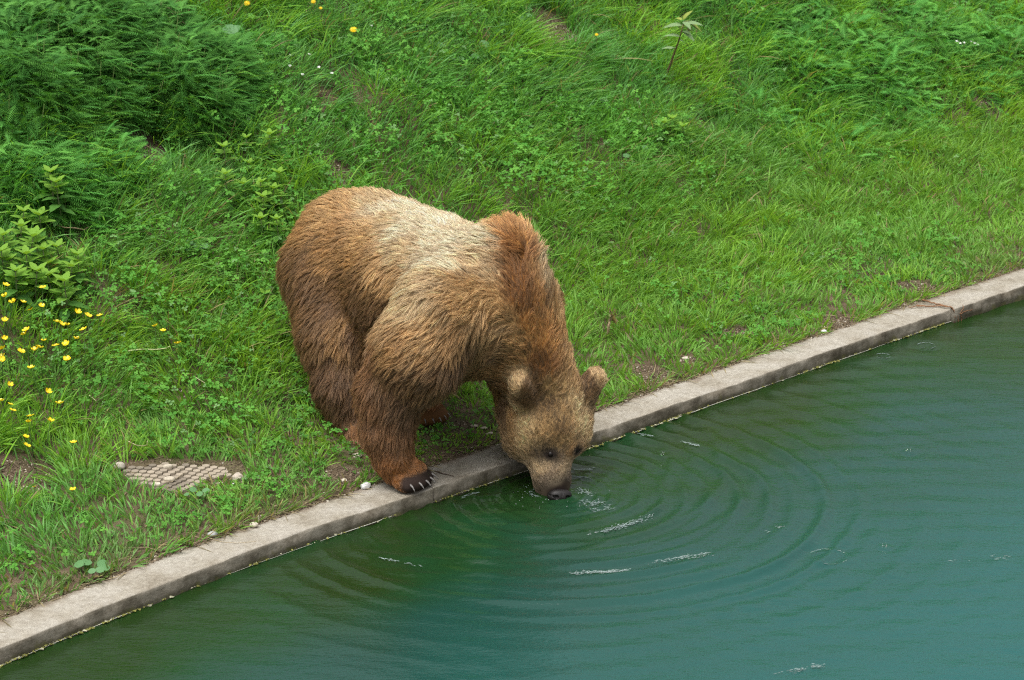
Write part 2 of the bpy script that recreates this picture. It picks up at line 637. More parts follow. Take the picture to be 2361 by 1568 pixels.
# ------------------------------------------------------------------ grass and ground cover
def frames(direction, normal):
    """N x 3 x 3: columns x = direction, y = side, z = normal"""
    z = unit(normal)
    x = unit(direction - (direction * z).sum(1, keepdims=True) * z)
    y = np.cross(z, x)
    return np.stack([x, y, z], 2)


def scatter(tv, tf, pos, R, scale, tint):
    n, k = len(pos), len(tv)
    s = np.asarray(scale, float)
    if s.ndim == 1:
        s = s[:, None]
    L = tv[None] * s[:, None, :] if s.shape[1] == 3 else tv[None] * s[:, :, None]
    V = pos[:, None, :] + np.einsum('nij,nkj->nki', R, L)
    Fs = [(f[None] + (np.arange(n) * k)[:, None, None]).reshape(-1, f.shape[1]) for f in tf]
    return V.reshape(-1, 3), Fs, np.repeat(tint, k, 0)


def candidates(density, t=(1.2, 11.5), n=(0.0, 5.6), seed=1):
    rg = np.random.default_rng(seed)
    cnt = int(density * (t[1] - t[0]) * (n[1] - n[0]))
    tv = rg.uniform(*t, cnt); nv = rg.uniform(*n, cnt)
    x, y = to_xy(tv, kerb_m(tv) + KERB_W + nv)
    z = ground_z(x, y)
    P = np.column_stack([x, y, z])
    u, v, d = project(P)
    core = (u > -50) & (u < 1074) & (v > -45) & (v < 720)
    wide = (u > -260) & (u < 1284) & (v > -150) & (v < 760)
    keep = core | (wide & (rg.random(cnt) < .4))
    keep &= ~inside_poly(x, y, SOIL_POLY)
    for c, r in BARE_P:
        d2 = np.hypot(x - c[0], (y - c[1]) * .8)
        keep &= ~((d2 < r * (.65 + .7 * noise3(P, 14, 3))) & (rg.random(cnt) < .93))
    return P[keep], nv[keep], tv[keep]


def slope_normal(P):
    e = .03
    zx = (ground_z(P[:, 0] + e, P[:, 1]) - ground_z(P[:, 0] - e, P[:, 1])) / (2 * e)
    zy = (ground_z(P[:, 0], P[:, 1] + e) - ground_z(P[:, 0], P[:, 1] - e)) / (2 * e)
    return unit(np.column_stack([-zx, -zy, np.ones(len(P))]))


def clumps(P, cell, seed):
    """nearest jittered clump centre for each point: offset vector and a hash per clump"""
    q = P[:, :2] / cell
    i = np.floor(q).astype(np.int64)
    best = np.full(len(P), 9.0); off = np.zeros((len(P), 2)); hid = np.zeros(len(P))
    for dx in (-1, 0, 1):
        for dy in (-1, 0, 1):
            cx, cy = i[:, 0] + dx, i[:, 1] + dy
            jx = cx + hash3(cx + 5000, cy + 5000, cx * 0, seed); jy = cy + hash3(cx + 5000, cy + 5000, cx * 0, seed + 1)
            d = np.hypot(jx - q[:, 0], jy - q[:, 1])
            b = d < best
            best = np.where(b, d, best)
            off[b] = np.column_stack([q[:, 0] - jx, q[:, 1] - jy])[b]
            hid = np.where(b, hash3(cx + 5000, cy + 5000, cx * 0, seed + 2), hid)
    return off, hid


def blades(P, D, L, Wd, bend, tint):
    """curved tapering grass blades: roots P, first direction D, length, width, droop"""
    n = len(P)
    rg = np.random.default_rng(3)
    az = rg.uniform(0, 2 * math.pi, n)
    side0 = np.column_stack([np.cos(az), np.sin(az), np.zeros(n)])
    side = unit(side0 - (side0 * D).sum(1, keepdims=True) * D)
    hd = D.copy(); hd[:, 2] = 0
    hd = unit(hd + 1e-4)
    S = np.array([0, .38, .72, 1.0])
    V = np.zeros((n, 7, 3))
    k = 0
    for s, w in zip(S, (.8, 1.0, .75, 0)):
        c = P + L[:, None] * (s * D + (s * s) * bend[:, None] * (hd * .75 - np.array([0, 0, .55])))
        if w:
            V[:, k] = c - side * (Wd * w * .5)[:, None]; V[:, k + 1] = c + side * (Wd * w * .5)[:, None]; k += 2
        else:
            V[:, k] = c
    tq = np.array([(0, 1, 3, 2), (2, 3, 5, 4)]); t3 = np.array([(4, 5, 6)])
    Fs = [(f[None] + (np.arange(n) * 7)[:, None, None]).reshape(-1, f.shape[1]) for f in (tq, t3)]
    return V.reshape(-1, 3), Fs, np.repeat(tint, 7, 0)


GREENS = np.array([(.205, .440, .044), (.152, .395, .046), (.115, .335, .055), (.140, .330, .098), (.260, .460, .070)])
STRAW = np.array([.34, .29, .13])

P, nv, tv = candidates(8300, seed=11)
keep = RNG.random(len(P)) < np.clip(.45 + nv / .08, 0, 1) * (.35 + .65 * smooth(.25, .45, fbm(P, 2.6, 51, 3)))
P, nv, tv = P[keep], nv[keep], tv[keep]
nrm = slope_normal(P)
off, hid = clumps(P, .105, 7)
off2, hid2 = clumps(P, .34, 17)
r = np.random.default_rng(5)
rough_patch = fbm(P, .9, 23, 3)
L = .040 + .045 * smooth(.05, .9, nv) + .050 * smooth(.8, 2.2, nv)
trod = np.ones(len(P))
for fx, fy, fr in ((-.42, 8.22, .22), (-.33, 8.58, .26), (-.10, 8.32, .26), (.05, 8.33, .18), (-.55, 8.34, .20)):
    trod = np.minimum(trod, .33 + .67 * smooth(.55, 1.25, np.hypot(P[:, 0] - fx, P[:, 1] - fy) / fr))
L = L * trod * (.55 + .9 * rough_patch) * (.65 + .7 * hid) * r.uniform(.55, 1.25, len(P))
fringe = smooth(.09, .0, nv)[:, None] * np.array([KS, -KC, 0]) * .9
L = L * (1 + .5 * fringe[:, 0] / KS)
lean = fringe + np.column_stack([off * .95 + off2 * .55, np.zeros(len(P))])
wind = np.array([.10, -.22, 0]) * (nv > .8)[:, None] + np.column_stack([fbm(P, 1.7, 61, 2) - .5, fbm(P, 1.7, 62, 2) - .5, np.zeros(len(P))]) * .75
D = unit(np.array([0, 0, 1.0]) + .25 * nrm + lean + wind + r.normal(0, .22, (len(P), 3)))
D[:, 2] = np.abs(D[:, 2]); D = unit(D)
hue = np.clip(.55 * fbm(P, .8, 71, 3) + .35 * hid + .35 * hid2 + r.normal(0, .08, len(P)) - .10, 0, .999)
yel = smooth(3.0, 5.5, tv) * smooth(2.2, .9, nv) * .5        # fresher yellow green on the flat strip towards the right
idx = hue * 4
i0 = np.floor(idx).astype(int); fr = (idx - i0)[:, None]
order = np.array([1, 2, 3, 0, 4])
tint = GREENS[order[i0]] * (1 - fr) + GREENS[order[np.minimum(i0 + 1, 4)]] * fr
tint = tint * (1 - yel[:, None]) + np.array([.195, .350, .035]) * yel[:, None]
grey = smooth(.32, .05, nv) * smooth(.35, .6, fbm(P, 3, 83, 2))
tint = tint * (1 - .6 * grey[:, None]) + np.array([.185, .265, .105]) * .6 * grey[:, None]
dead = r.random(len(P)) < .035 + .10 * smooth(.62, .8, fbm(P, 1.8, 88, 3)) + .10 * smooth(.10, .0, nv)
tint[dead] = STRAW * r.uniform(.6, 1.1, (dead.sum(), 1))
tint = tint * r.uniform(.8, 1.25, (len(P), 1))
M_GRASS = leaf_material('grass_blades', (1, 1, 1), .40, .5, .2)
V, Fs, C = blades(P, D, L, r.uniform(.0030, .0068, len(P)), r.uniform(.1, .75, len(P)) * (.5 + L * 4), tint)
link('grass', mesh_from('grass', V, Fs, M_GRASS, True, C), kind='stuff', label='long green grass over the flat strip and the bank')
N_BLADES = len(P)


def petal_leaf(L=1.0, W=.5, rows=4, fold=.12, droop=.15, tip=1.0, serr=0):
    """a leaf lying along +X with a fold along the midrib"""
    V, F = [], []
    xs = np.linspace(0, 1, rows + 1)
    for i, x in enumerate(xs):
        w = W * .5 * (math.sin(math.pi * min(1, x ** .8)) ** .8 if 0 < x < 1 else 0)
        if tip == 0:
            w = W * .5 * math.sqrt(max(0, 1 - (2 * x - 1) ** 2))
        if serr and i % 2:
            w *= 1 - serr
        z = -droop * x * x
        V += [(L * x, -w, z + fold * w), (L * x, 0, z), (L * x, w, z + fold * w)]
    for i in range(rows):
        a = i * 3
        F += [(a, a + 3, a + 4, a + 1), (a + 1, a + 4, a + 5, a + 2)]
    return np.array(V), np.array(F)


# trefoil ground cover: three round leaflets on a stalk
tv_, tf3, tf4, base = [], [], [], 0
for k in range(3):
    a = k * 2 * math.pi / 3
    pts = [(0, 0, 0), (.42, -.38, .05), (.85, -.34, .03), (1.0, 0, -.06), (.85, .34, .03), (.42, .38, .05), (.6, 0, -.03)]
    ca, sa = math.cos(a), math.sin(a)
    for (x, y, z) in pts:
        tv_.append((x * ca - y * sa, x * sa + y * ca, z))
    for j in range(6):
        tf3.append((base + j, base + (j + 1) % 6, base + 6))
    base += 7
tv_ += [(0, -.05, 0), (0, .05, 0), (.1, 0, -4.0)]
tf3.append((base, base + 1, base + 2))
TREF_V, TREF_F = np.array(tv_), np.array(tf3)

P, nv, tv = candidates(2500, n=(.08, 5.6), seed=21)
patch = fbm(P, 1.15, 101, 3)
u, v, _ = project(P)
spots = 0
for (px, py, rad, wgt) in ((560, 300, .35, .35), (900, 130, .5, .25), (1150, 330, .55, .25), (1330, 400, .4, .3), (700, 250, .4, .2), (500, 760, .35, .35), (520, 520, .35, .2), (640, 600, .3, .2),
                           (430, 680, .3, .3), (250, 830, .4, .25), (120, 760, .4, .3), (520, 1120, .15, .35), (780, 480, .25, .2), (1750, 720, .3, .15), (1640, 900, .25, .12), (1050, 250, .4, .2), (1550, 300, .4, .15), (2150, 640, .25, .2)):
    c = on_ground(px, py)
    spots = spots + wgt * np.exp(-((P[:, 0] - c[0]) ** 2 + ((P[:, 1] - c[1]) * .8) ** 2) / rad ** 2)
keep = RNG.random(len(P)) < smooth(.47, .72, patch * .85 + spots * .75) * .8 + .06
P, nv = P[keep], nv[keep]
r = np.random.default_rng(8)
n = len(P)
off, hid = clumps(P, .13, 27)
hgt = (.022 + .060 * smooth(.2, 1.2, nv)) * r.uniform(.5, 1.5, n) * (.6 + .8 * hid)
sz = r.uniform(.007, .0135, n) * (.8 + .5 * hid)
nr = unit(np.array([0, -.25, 1.0]) + r.normal(0, .38, (n, 3)))
az = r.uniform(0, 6.28, n)
R = frames(np.column_stack([np.cos(az), np.sin(az), np.zeros(n)]), nr)
kk = r.random((n, 1))
tint = np.array([.066, .220, .030]) * (1 - kk) + np.array([.120, .295, .045]) * kk
pale = r.random(n) < .06
tint[pale] = np.array([.15, .28, .10])
tint = tint * (.7 + .6 * hid[:, None])
V, Fs, C = scatter(TREF_V, [TREF_F], P + np.array([0, 0, 1]) * hgt[:, None] * 1.0, R, sz, tint)
M_LEAF = leaf_material('herb_leaves', (1, 1, 1), .35, .6, .12)
link('clover', mesh_from('clover', V, Fs, M_LEAF, False, C), kind='stuff', label='clover and other small leafy ground cover among the grass')


# feathery yarrow fronds
def frond(seed, pairs=13, arch=.5):
    rr = np.random.default_rng(seed)
    V, F3, F4 = [], [], []
    def pt(s):
        return np.array([s * (1 - .12 * arch * s), 0, s * .15 - arch * .55 * s * s])
    for i in range(6):
        s = i / 5
        p = pt(s); w = .012 * (1 - .7 * s)
        V += [p + (0, -w, 0), p + (0, w, 0)]
    for i in range(5):
        a = i * 2
        F4.append((a, a + 1, a + 3, a + 2))
    for i in range(pairs):
        s = .14 + .84 * i / (pairs - 1)
        ln = .17 * math.sin(math.pi * min(1, (s * .92 + .06))) ** .7 + .02
        p = pt(s)
        for sd in (-1, 1):
            q = p + np.array([.10 * ln / .17, sd * ln, .05 * rr.normal() * ln * 3 - .15 * ln])
            w = .021
            b = len(V)
            V += [p + (-w, 0, 0), q, p + (w, 0, .012)]
            F3.append((b, b + 1, b + 2))
    for (a, b, c, d) in F4:
        F3 += [(a, b, c), (a, c, d)]
    return np.array(V), np.array(F3)


FRONDS = [frond(1, 14, .35), frond(2, 13, .7), frond(3, 15, 1.0)]
M_YARROW = leaf_material('yarrow_fronds', (1, 1, 1), .3, .6, .12)


def yarrow_arrays(centers, spread, height, count, seed, length=(.065, .135), tone=1.0, upright=.8):
    rr = np.random.default_rng(seed)
    Vs, Fs4, Cs, nn0 = [], [], [], 0
    for c, sp, hh, ct in zip(centers, spread, height, [int(q * 2.3) for q in count]):
        a = rr.uniform(0, 6.28, ct); rad = sp * np.sqrt(rr.random(ct))
        x = c[0] + rad * np.cos(a); y = c[1] + rad * np.sin(a) * 1.0
        gz = ground_z(x, y)
        dome = hh * np.sqrt(np.clip(1 - (rad / sp) ** 2 * .85, 0, 1))
        lump = .62 + .75 * fbm(np.column_stack([x, y]), 7, seed + 300, 2)
        z = gz + dome * lump * rr.uniform(.15, 1.0, ct) ** .6
        out = np.column_stack([np.cos(a) * rad / sp, np.sin(a) * rad / sp, np.zeros(ct)])
        d = unit(out * 1.0 + np.array([0.15, -.15, upright]) * rr.uniform(.3, 1.2, (ct, 1)) + rr.normal(0, .35, (ct, 3)))
        up = unit(np.array([0, -.2, 1.0]) + .5 * rr.normal(0, .5, (ct, 3)) - out * .2)
        R = frames(d, up)
        L = rr.uniform(*length, ct)
        k = rr.random((ct, 1))
        tint = (np.array([.055, .195, .036]) * (1 - k) + np.array([.110, .290, .050]) * k) * tone * rr.uniform(.8, 1.2, (ct, 1))
        for f in range(3):
            s = np.arange(ct) % 3 == f
            tv0, tf0 = FRONDS[f]
            V, F, C = scatter(tv0, [tf0], np.column_stack([x, y, z])[s] - d[s] * L[s, None] * .35, R[s], L[s], tint[s])
            Vs.append(V); Fs4.append(F[0] + nn0); Cs.append(C); nn0 += len(V)
    return np.concatenate(Vs), np.concatenate(Fs4), np.concatenate(Cs)


def yarrow_bush(label, pix, spread, height, count, seed, **kw):
    base = on_ground(*pix[0])
    o = thing('yarrow_bush', base, label, 'plant', 'feathery yarrow bushes at the top left')
    cs = [on_ground(*p) for p in pix]
    V, F, C = yarrow_arrays(cs, spread, height, count, seed, **kw)
    link('foliage', mesh_from('foliage', V - base, [F], M_YARROW, False, C), o, kind='stuff')
    J = Join()
    rr = np.random.default_rng(seed + 50)
    for c, sp, hh in zip(cs, spread, height):
        for k in range(14):
            a, q = rr.uniform(0, 6.28), sp * math.sqrt(rr.random()) * .8
            x, y = c[0] + q * math.cos(a), c[1] + q * math.sin(a)
            g = np.array([x, y, ground_z(x, y)[0] - .01])
            top_ = g + np.array([math.cos(a) * q * .25, math.sin(a) * q * .25, hh * math.sqrt(max(.05, 1 - (q / sp) ** 2)) * .95])
            V, F4, F3 = tube(np.array([g, (g + top_) / 2 + rr.normal(0, .008, 3), top_]) - base, [.003, .0025, .0015], 5)
            J.add(V, F4, F3, col=(.12, .19, .05))
    link('stems', J.mesh('stems', M_LEAF), o, kind='stuff')


yarrow_bush('tall feathery dark green yarrow thicket filling the top left corner', [(150, 230), (40, 240), (260, 200), (190, 120)], [.32, .32, .30, .35], [.30, .32, .28, .28], [560, 480, 430, 420], 1, upright=1.3)
yarrow_bush('rounded feathery yarrow mound right of the tall thicket, leaning over bare soil', [(430, 250), (500, 190), (380, 170)], [.26, .20, .26], [.24, .17, .24], [520, 300, 380], 2, upright=.5)
yarrow_bush('lower feathery yarrow clump at the left edge under the thicket', [(60, 400), (130, 450), (200, 380)], [.28, .22, .22], [.17, .15, .13], [430, 300, 260], 3, tone=1.25, upright=.7)
# loose yarrow mixed into the grass of the far slope
cs, sp, hh, ct = [], [], [], []
for (px, py, s, h, c) in ((1870, 200, .30, .11, 230), (1980, 140, .35, .12, 260), (2120, 90, .35, .10, 220), (1830, 110, .3, .10, 180), (2250, 60, .35, .10, 200), (2050, 260, .3, .09, 150), (1760, 300, .25, .08, 110),
                          (2200, 180, .3, .09, 130), (1500, 60, .3, .07, 80), (1700, 20, .3, .09, 160), (2320, 140, .3, .1, 150), (1950, 350, .3, .07, 100), (560, 150, .2, .07, 70), (1180, 200, .3, .06, 60)):
    cs.append(on_ground(px, py)); sp.append(s); hh.append(h); ct.append(c)
V, F, C = yarrow_arrays(cs, sp, hh, ct, 31, length=(.07, .14), tone=1.35, upright=.5)
link('yarrow', mesh_from('yarrow', V, [F], M_YARROW, False, C), kind='stuff', label='feathery yarrow growing through the grass of the upper bank')


# crumbs of earth and grit on the bare soil
rr = np.random.default_rng(91)
pts = []
for c, rad in BARE_P:
    k = int(900 * rad * rad / .01) + 20
    a, q = rr.uniform(0, 6.28, k), rad * 1.1 * np.sqrt(rr.random(k))
    pts.append(np.column_stack([c[0] + q * np.cos(a), c[1] + q * np.sin(a)]))
te = rr.uniform(2.0, 9.8, 5200); ne = np.abs(rr.normal(0, .035, 5200)) - .012
pts.append(np.column_stack(to_xy(te, kerb_m(te) + KERB_W + ne)))
lo_, hi_ = SOIL_POLY.min(0), SOIL_POLY.max(0)
sp = rr.uniform(lo_, hi_, (1500, 2))
pts.append(sp[inside_poly(sp[:, 0], sp[:, 1], SOIL_POLY)])
P2c = np.concatenate(pts)
tc, nc_ = bank_n(P2c[:, 0], P2c[:, 1])
zc = np.where(nc_ < 0, KERB_Z + .001, ground_z(P2c[:, 0], P2c[:, 1]))
OCT_V = np.array([(1, 0, 0), (-1, 0, 0), (0, 1, 0), (0, -1, 0), (0, 0, 1), (0, 0, -1.0)])
OCT_F = np.array([(0, 2, 4), (2, 1, 4), (1, 3, 4), (3, 0, 4), (2, 0, 5), (1, 2, 5), (3, 1, 5), (0, 3, 5)])
n = len(P2c)
az = rr.uniform(0, 6.28, n)
R = frames(np.column_stack([np.cos(az), np.sin(az), rr.normal(0, .4, n)]), np.column_stack([rr.normal(0, .5, (n, 2)), np.ones(n)]))
sz = np.column_stack([rr.uniform(.002, .008, n), rr.uniform(.002, .006, n), rr.uniform(.0015, .0045, n)])
kk = rr.random((n, 1))
tint = (np.array([.045, .032, .020]) * (1 - kk) + np.array([.20, .155, .105]) * kk)
lite = rr.random(n) < .05
tint[lite] = np.array([.42, .38, .31])
V, Fs, C = scatter(OCT_V, [OCT_F], np.column_stack([P2c, zc]), R, sz, tint)
link('soil_crumbs', mesh_from('soil_crumbs', V, Fs, tint_material('crumbs', .9, .15), False, C), kind='stuff', label='crumbs of dark earth and grit on bare soil and along the kerb')
# a few dry stems and old blades lying about on the soil
n = 1600
te = rr.uniform(1.8, 10, n); ne = np.concatenate([np.abs(rr.normal(0, .06, n // 2)), rr.uniform(0, 3.5, n - n // 2)])
x, y = to_xy(te, kerb_m(te) + KERB_W + ne - .015)
Pd = np.column_stack([x, y, np.maximum(ground_z(x, y), KERB_Z * (ne < .02)) + .004])
az = rr.uniform(0, 6.28, n)
Dd = unit(np.column_stack([np.cos(az), np.sin(az), rr.uniform(-.02, .25, n)]))
V, Fs, C = blades(Pd, Dd, rr.uniform(.03, .10, n), rr.uniform(.002, .004, n), rr.uniform(0, .3, n), np.array([.36, .30, .17]) * rr.uniform(.5, 1.15, (n, 1)))
link('dry_grass', mesh_from('dry_grass', V, Fs, M_GRASS, True, C), kind='stuff', label='dry straw coloured blades lying on the soil and in the grass')
# ------------------------------------------------------------------ the bear: one continuous body grown from blended limbs
FWD = np.array([.62, -.785, 0]); LEFT = np.array([.785, .62, 0]); UP = np.array([0, 0, 1.0])


def surface_net(fn, lo, hi, h):
    """closed quad surface of fn(points) = 0 on a regular grid"""
    lo, hi = np.asarray(lo, float), np.asarray(hi, float)
    n = np.ceil((hi - lo) / h).astype(int) + 1
    ax = [lo[i] + h * np.arange(n[i]) for i in range(3)]
    X, Y, Z = np.meshgrid(*ax, indexing='ij')
    G = fn(np.column_stack([X.ravel(), Y.ravel(), Z.ravel()])).reshape(n)
    ins = G < 0
    acc = np.zeros(tuple(n - 1) + (3,)); cnt = np.zeros(tuple(n - 1))
    cs = [(i, j, k) for i in (0, 1) for j in (0, 1) for k in (0, 1)]
    def sl(c):
        return tuple(slice(c[q], n[q] - 1 + c[q]) for q in range(3))
    for a in cs:
        for b in cs:
            if sum(b) - sum(a) == 1 and all(y >= x for x, y in zip(a, b)):
                ga, gb = G[sl(a)], G[sl(b)]
                m = (ga < 0) != (gb < 0)
                t = np.where(m, ga / np.where(m, ga - gb, 1), 0)
                pos = np.array(a, float) + t[..., None] * (np.array(b) - np.array(a))
                acc += np.where(m[..., None], pos, 0); cnt += m
    act = cnt > 0
    idx = -np.ones(act.shape, int); idx[act] = np.arange(act.sum())
    cells = np.argwhere(act)
    V = lo + h * (cells + acc[act] / cnt[act][:, None])
    quads = []
    for axis in range(3):
        o1, o2 = (axis + 1) % 3, (axis + 2) % 3
        s0 = [slice(1, n[q] - 1) for q in range(3)]; s0[axis] = slice(0, n[axis] - 1)
        s1 = list(s0); s1[axis] = slice(1, n[axis])
        a, b = ins[tuple(s0)], ins[tuple(s1)]
        e = np.argwhere(a != b)
        flip = a[tuple(e.T)]
        base = e.copy(); base[:, o1] += 1; base[:, o2] += 1
        q = []
        for d1, d2 in ((-1, -1), (0, -1), (0, 0), (-1, 0)):
            c = base.copy(); c[:, o1] += d1; c[:, o2] += d2
            q.append(idx[tuple(c.T)])
        q = np.column_stack(q)
        q[~flip] = q[~flip][:, ::-1]
        quads.append(q)
    return V, np.concatenate(quads)


def round_cone(P, a, ra, b, rb):
    ba = b - a
    t = np.clip(((P - a) @ ba) / max(ba @ ba, 1e-9), 0, 1)
    return np.linalg.norm(P - a - t[:, None] * ba, axis=1) - (ra + t * (rb - ra))


def Q(px, py, y):
    return at_y(px, py, y)


def G3(x, y, dz):
    """a point dz above the ground or the kerb"""
    t, n = bank_n(x, y)
    z = KERB_Z if n[()] < 0 else ground_z(x, y)[0]
    return np.array([x, y, z + dz])


DN = -UP
back_dn = unit(-.95 * FWD - .2 * UP)
RIGHT = -LEFT
back = unit(-FWD - .15 * UP)
# blended limbs: (from, radius, to, radius, blend, hair flow, hair length)
nose_pt = Q(1286, 1133, 8.02)
face_nrm = unit(np.array([.30, -.93, .10]))     # out of the forehead
face_up = unit(np.array([.04, .30, .95]))        # nose -> crown
LIMBS = [
    # trunk
    (Q(840, 622, 8.80), .265, Q(985, 672, 8.47), .262, .06, back_dn, .043),
    (Q(868, 560, 8.86), .175, Q(985, 610, 8.62), .165, .08, back_dn, .046),
    (Q(985, 672, 8.47), .262, Q(1090, 700, 8.22), .245, .06, back_dn, .043),
    (Q(745, 620, 8.84), .15, Q(795, 555, 8.88), .17, .06, unit(-.6 * FWD - .8 * UP), .052),
    (Q(1163, 590, 8.18), .118, Q(1110, 640, 8.26), .14, .07, unit(-FWD + .1 * UP), .055),
    (Q(1205, 690, 8.28), .10, Q(1170, 720, 8.28), .15, .06, unit(-.4 * FWD + .6 * LEFT - .7 * UP), .045),
    # right fore leg
    (Q(1020, 720, 8.02), .165, Q(965, 810, 7.97), .145, .06, unit(-.7 * FWD - .5 * UP + .45 * RIGHT), .046),
    (Q(965, 810, 7.97), .145, Q(903, 905, 7.98), .100, .05, unit(-.7 * FWD - .75 * UP + .35 * RIGHT), .048),
    (Q(900, 900, 7.98), .105, Q(892, 985, 7.97), .082, .05, unit(-.55 * FWD - .9 * UP + .2 * RIGHT), .040),
    (Q(892, 985, 7.97), .080, Q(906, 1055, 7.95), .060, .04, unit(-.25 * FWD - .9 * UP), .026),
    (Q(906, 1055, 7.96), .058, Q(915, 1075, 7.965), .050, .04, unit(.2 * FWD - .9 * UP), .016),
    (Q(915, 1080, 7.965), .048, Q(958, 1088, 7.945), .040, .03, unit(FWD - .3 * UP), .012),
    # left fore leg
    (Q(1190, 715, 8.30), .145, Q(1195, 830, 8.30), .110, .06, DN, .050),
    (Q(1195, 830, 8.30), .105, G3(.03, 8.36, .07), .060, .05, DN, .040),
    (G3(.03, 8.36, .055), .052, G3(.085, 8.30, .045), .042, .03, unit(FWD - .3 * UP), .012),
    # right hind leg
    (Q(812, 690, 8.64), .180, Q(788, 785, 8.50), .130, .07, unit(-.45 * FWD - .9 * UP), .048),
    (Q(790, 790, 8.50), .126, Q(790, 890, 8.43), .085, .05, unit(-.25 * FWD - UP), .045),
    (Q(785, 890, 8.42), .090, Q(812, 985, 8.38), .052, .05, unit(-.25 * FWD - UP), .035),
    (Q(815, 1000, 8.37), .045, G3(-.43, 8.17, .045), .048, .03, unit(FWD - .4 * UP), .016),
    (Q(778, 655, 8.72), .160, Q(787, 750, 8.57), .138, .08, unit(-.45 * FWD - .9 * UP), .048),
    # left hind leg
    (Q(900, 700, 8.85), .19, Q(910, 800, 8.82), .14, .07, DN, .050),
    (Q(910, 800, 8.82), .13, Q(920, 900, 8.82), .08, .05, DN, .040),
    (Q(920, 900, 8.82), .075, G3(-.42, 8.72, .07), .052, .05, DN, .025),
    (G3(-.42, 8.72, .05), .050, G3(-.305, 8.55, .045), .044, .03, unit(FWD - .3 * UP), .014),
    # belly and chest hang
    (Q(930, 785, 8.55), .18, Q(1035, 752, 8.2), .155, .06, unit(-.3 * FWD - UP), .052),
    # neck
    (Q(1155, 690, 8.16), .175, Q(1225, 835, 8.15), .137, .07, unit(-.25 * FWD + UP * .75), .040),
    # head
    (Q(1262, 905, 8.15), .120, Q(1258, 970, 8.12), .128, .05, unit(face_up + .0 * FWD), .022),
    (Q(1192, 955, 8.17), .066, Q(1212, 1010, 8.12), .074, .05, unit(face_up * .8 - .5 * LEFT - .2 * FWD), .030),
    (Q(1328, 945, 8.20), .060, Q(1320, 1005, 8.15), .060, .05, unit(face_up * .8 + .5 * LEFT), .026),
    (Q(1262, 1005, 8.10), .092, Q(1268, 1085, 8.05), .064, .05, face_up, .011),
    (Q(1269, 1070, 8.05), .062, Q(1273, 1122, 8.04), .045, .03, face_up, .006),
    (Q(1268, 1085, 8.08), .050, Q(1272, 1138, 8.06), .038, .03, face_up, .006),
    (Q(1256, 1116, 8.05), .032, Q(1262, 1134, 8.04), .023, .03, face_up, .006),
    (Q(1292, 1112, 8.05), .034, Q(1293, 1132, 8.04), .024, .03, face_up, .006),
    # brow
    (Q(1243, 1030, 8.045), .032, Q(1275, 1040, 8.03), .030, .025, face_up, .012),
    (Q(1310, 1030, 8.06), .026, Q(1322, 1030, 8.08), .026, .03, face_up, .012),
    # ears
    (Q(1210, 918, 8.05), .046, Q(1197, 884, 8.005), .035, .015, face_up, .017),
    (Q(1347, 907, 8.19), .046, Q(1372, 872, 8.20), .037, .015, face_up, .016),
]
toe_dir = unit(.85 * FWD - .12 * LEFT)
PAWS = []          # (claw root, claw direction, size)


def toes(center, fwd, width, size):
    side = np.cross(UP, fwd)
    for k in range(5):
        s = (k - 2) / 2
        p = center + side * width * s * .95 - fwd * (.018 * s * s) + UP * 0
        a = p - fwd * .030 + UP * .010
        d = unit(fwd + side * s * .28)
        LIMBS.append((a, size * 1.05, p, size, .012, unit(d - .5 * UP), .007))
        PAWS.append((p + d * size * .55 + UP * size * .45, d, size))


toes(Q(972, 1100, 7.925) * np.array([1, 1, 0]) + UP * (KERB_Z + .026), unit(FWD + .35 * LEFT), .062, .024)
toes(G3(.125, 8.255, .024), unit(FWD), .055, .023)
toes(G3(-.37, 8.09, .024), unit(FWD), .05, .022)
toes(G3(-.272, 8.495, .024), unit(FWD), .05, .022)


def body_distance(P):
    out = np.full(len(P), 9.0)
    for a, ra, b, rb, k, fl, ln in LIMBS:
        d = round_cone(P, a, ra, b, rb)
        h = np.maximum(k - np.abs(out - d), 0) / k
        out = np.minimum(out, d) - h * h * k * .25
    return out


BV, BF = surface_net(body_distance, (-1.12, 7.6, -.05), (.55, 9.35, 1.12), .0115)
for _ in range(2):      # light relaxation
    acc = np.zeros_like(BV); cnt = np.zeros(len(BV))
    for i in range(4):
        np.add.at(acc, BF[:, i], BV[BF[:, (i + 1) % 4]]); np.add.at(cnt, BF[:, i], 1)
        np.add.at(acc, BF[:, i], BV[BF[:, (i - 1) % 4]]); np.add.at(cnt, BF[:, i], 1)
    BV = .6 * BV + .4 * acc / cnt[:, None]
e = .004
BN = unit(np.column_stack([body_distance(BV + e * np.eye(3)[i]) - body_distance(BV - e * np.eye(3)[i]) for i in range(3)]))
# hair flow and length, blended from the nearest limbs
W = np.stack([np.exp(-np.maximum(round_cone(BV, a, ra, b, rb), -.02) / .02) for a, ra, b, rb, k, fl, ln in LIMBS], 1)
W /= W.sum(1, keepdims=True)
HEADW = W[:, 26:38].sum(1)
BFLOW = W @ np.array([l[5] for l in LIMBS])
BFLOW = unit(BFLOW - UP * (.75 * (1 - HEADW) * (1 - BN[:, 2] ** 2) * smooth(-.2, .3, BN[:, 2] + .4))[:, None] * (W[:, :5].sum(1) + W[:, 24] + .4 * W[:, 25])[:, None])
BLEN = W @ np.array([l[6] for l in LIMBS])
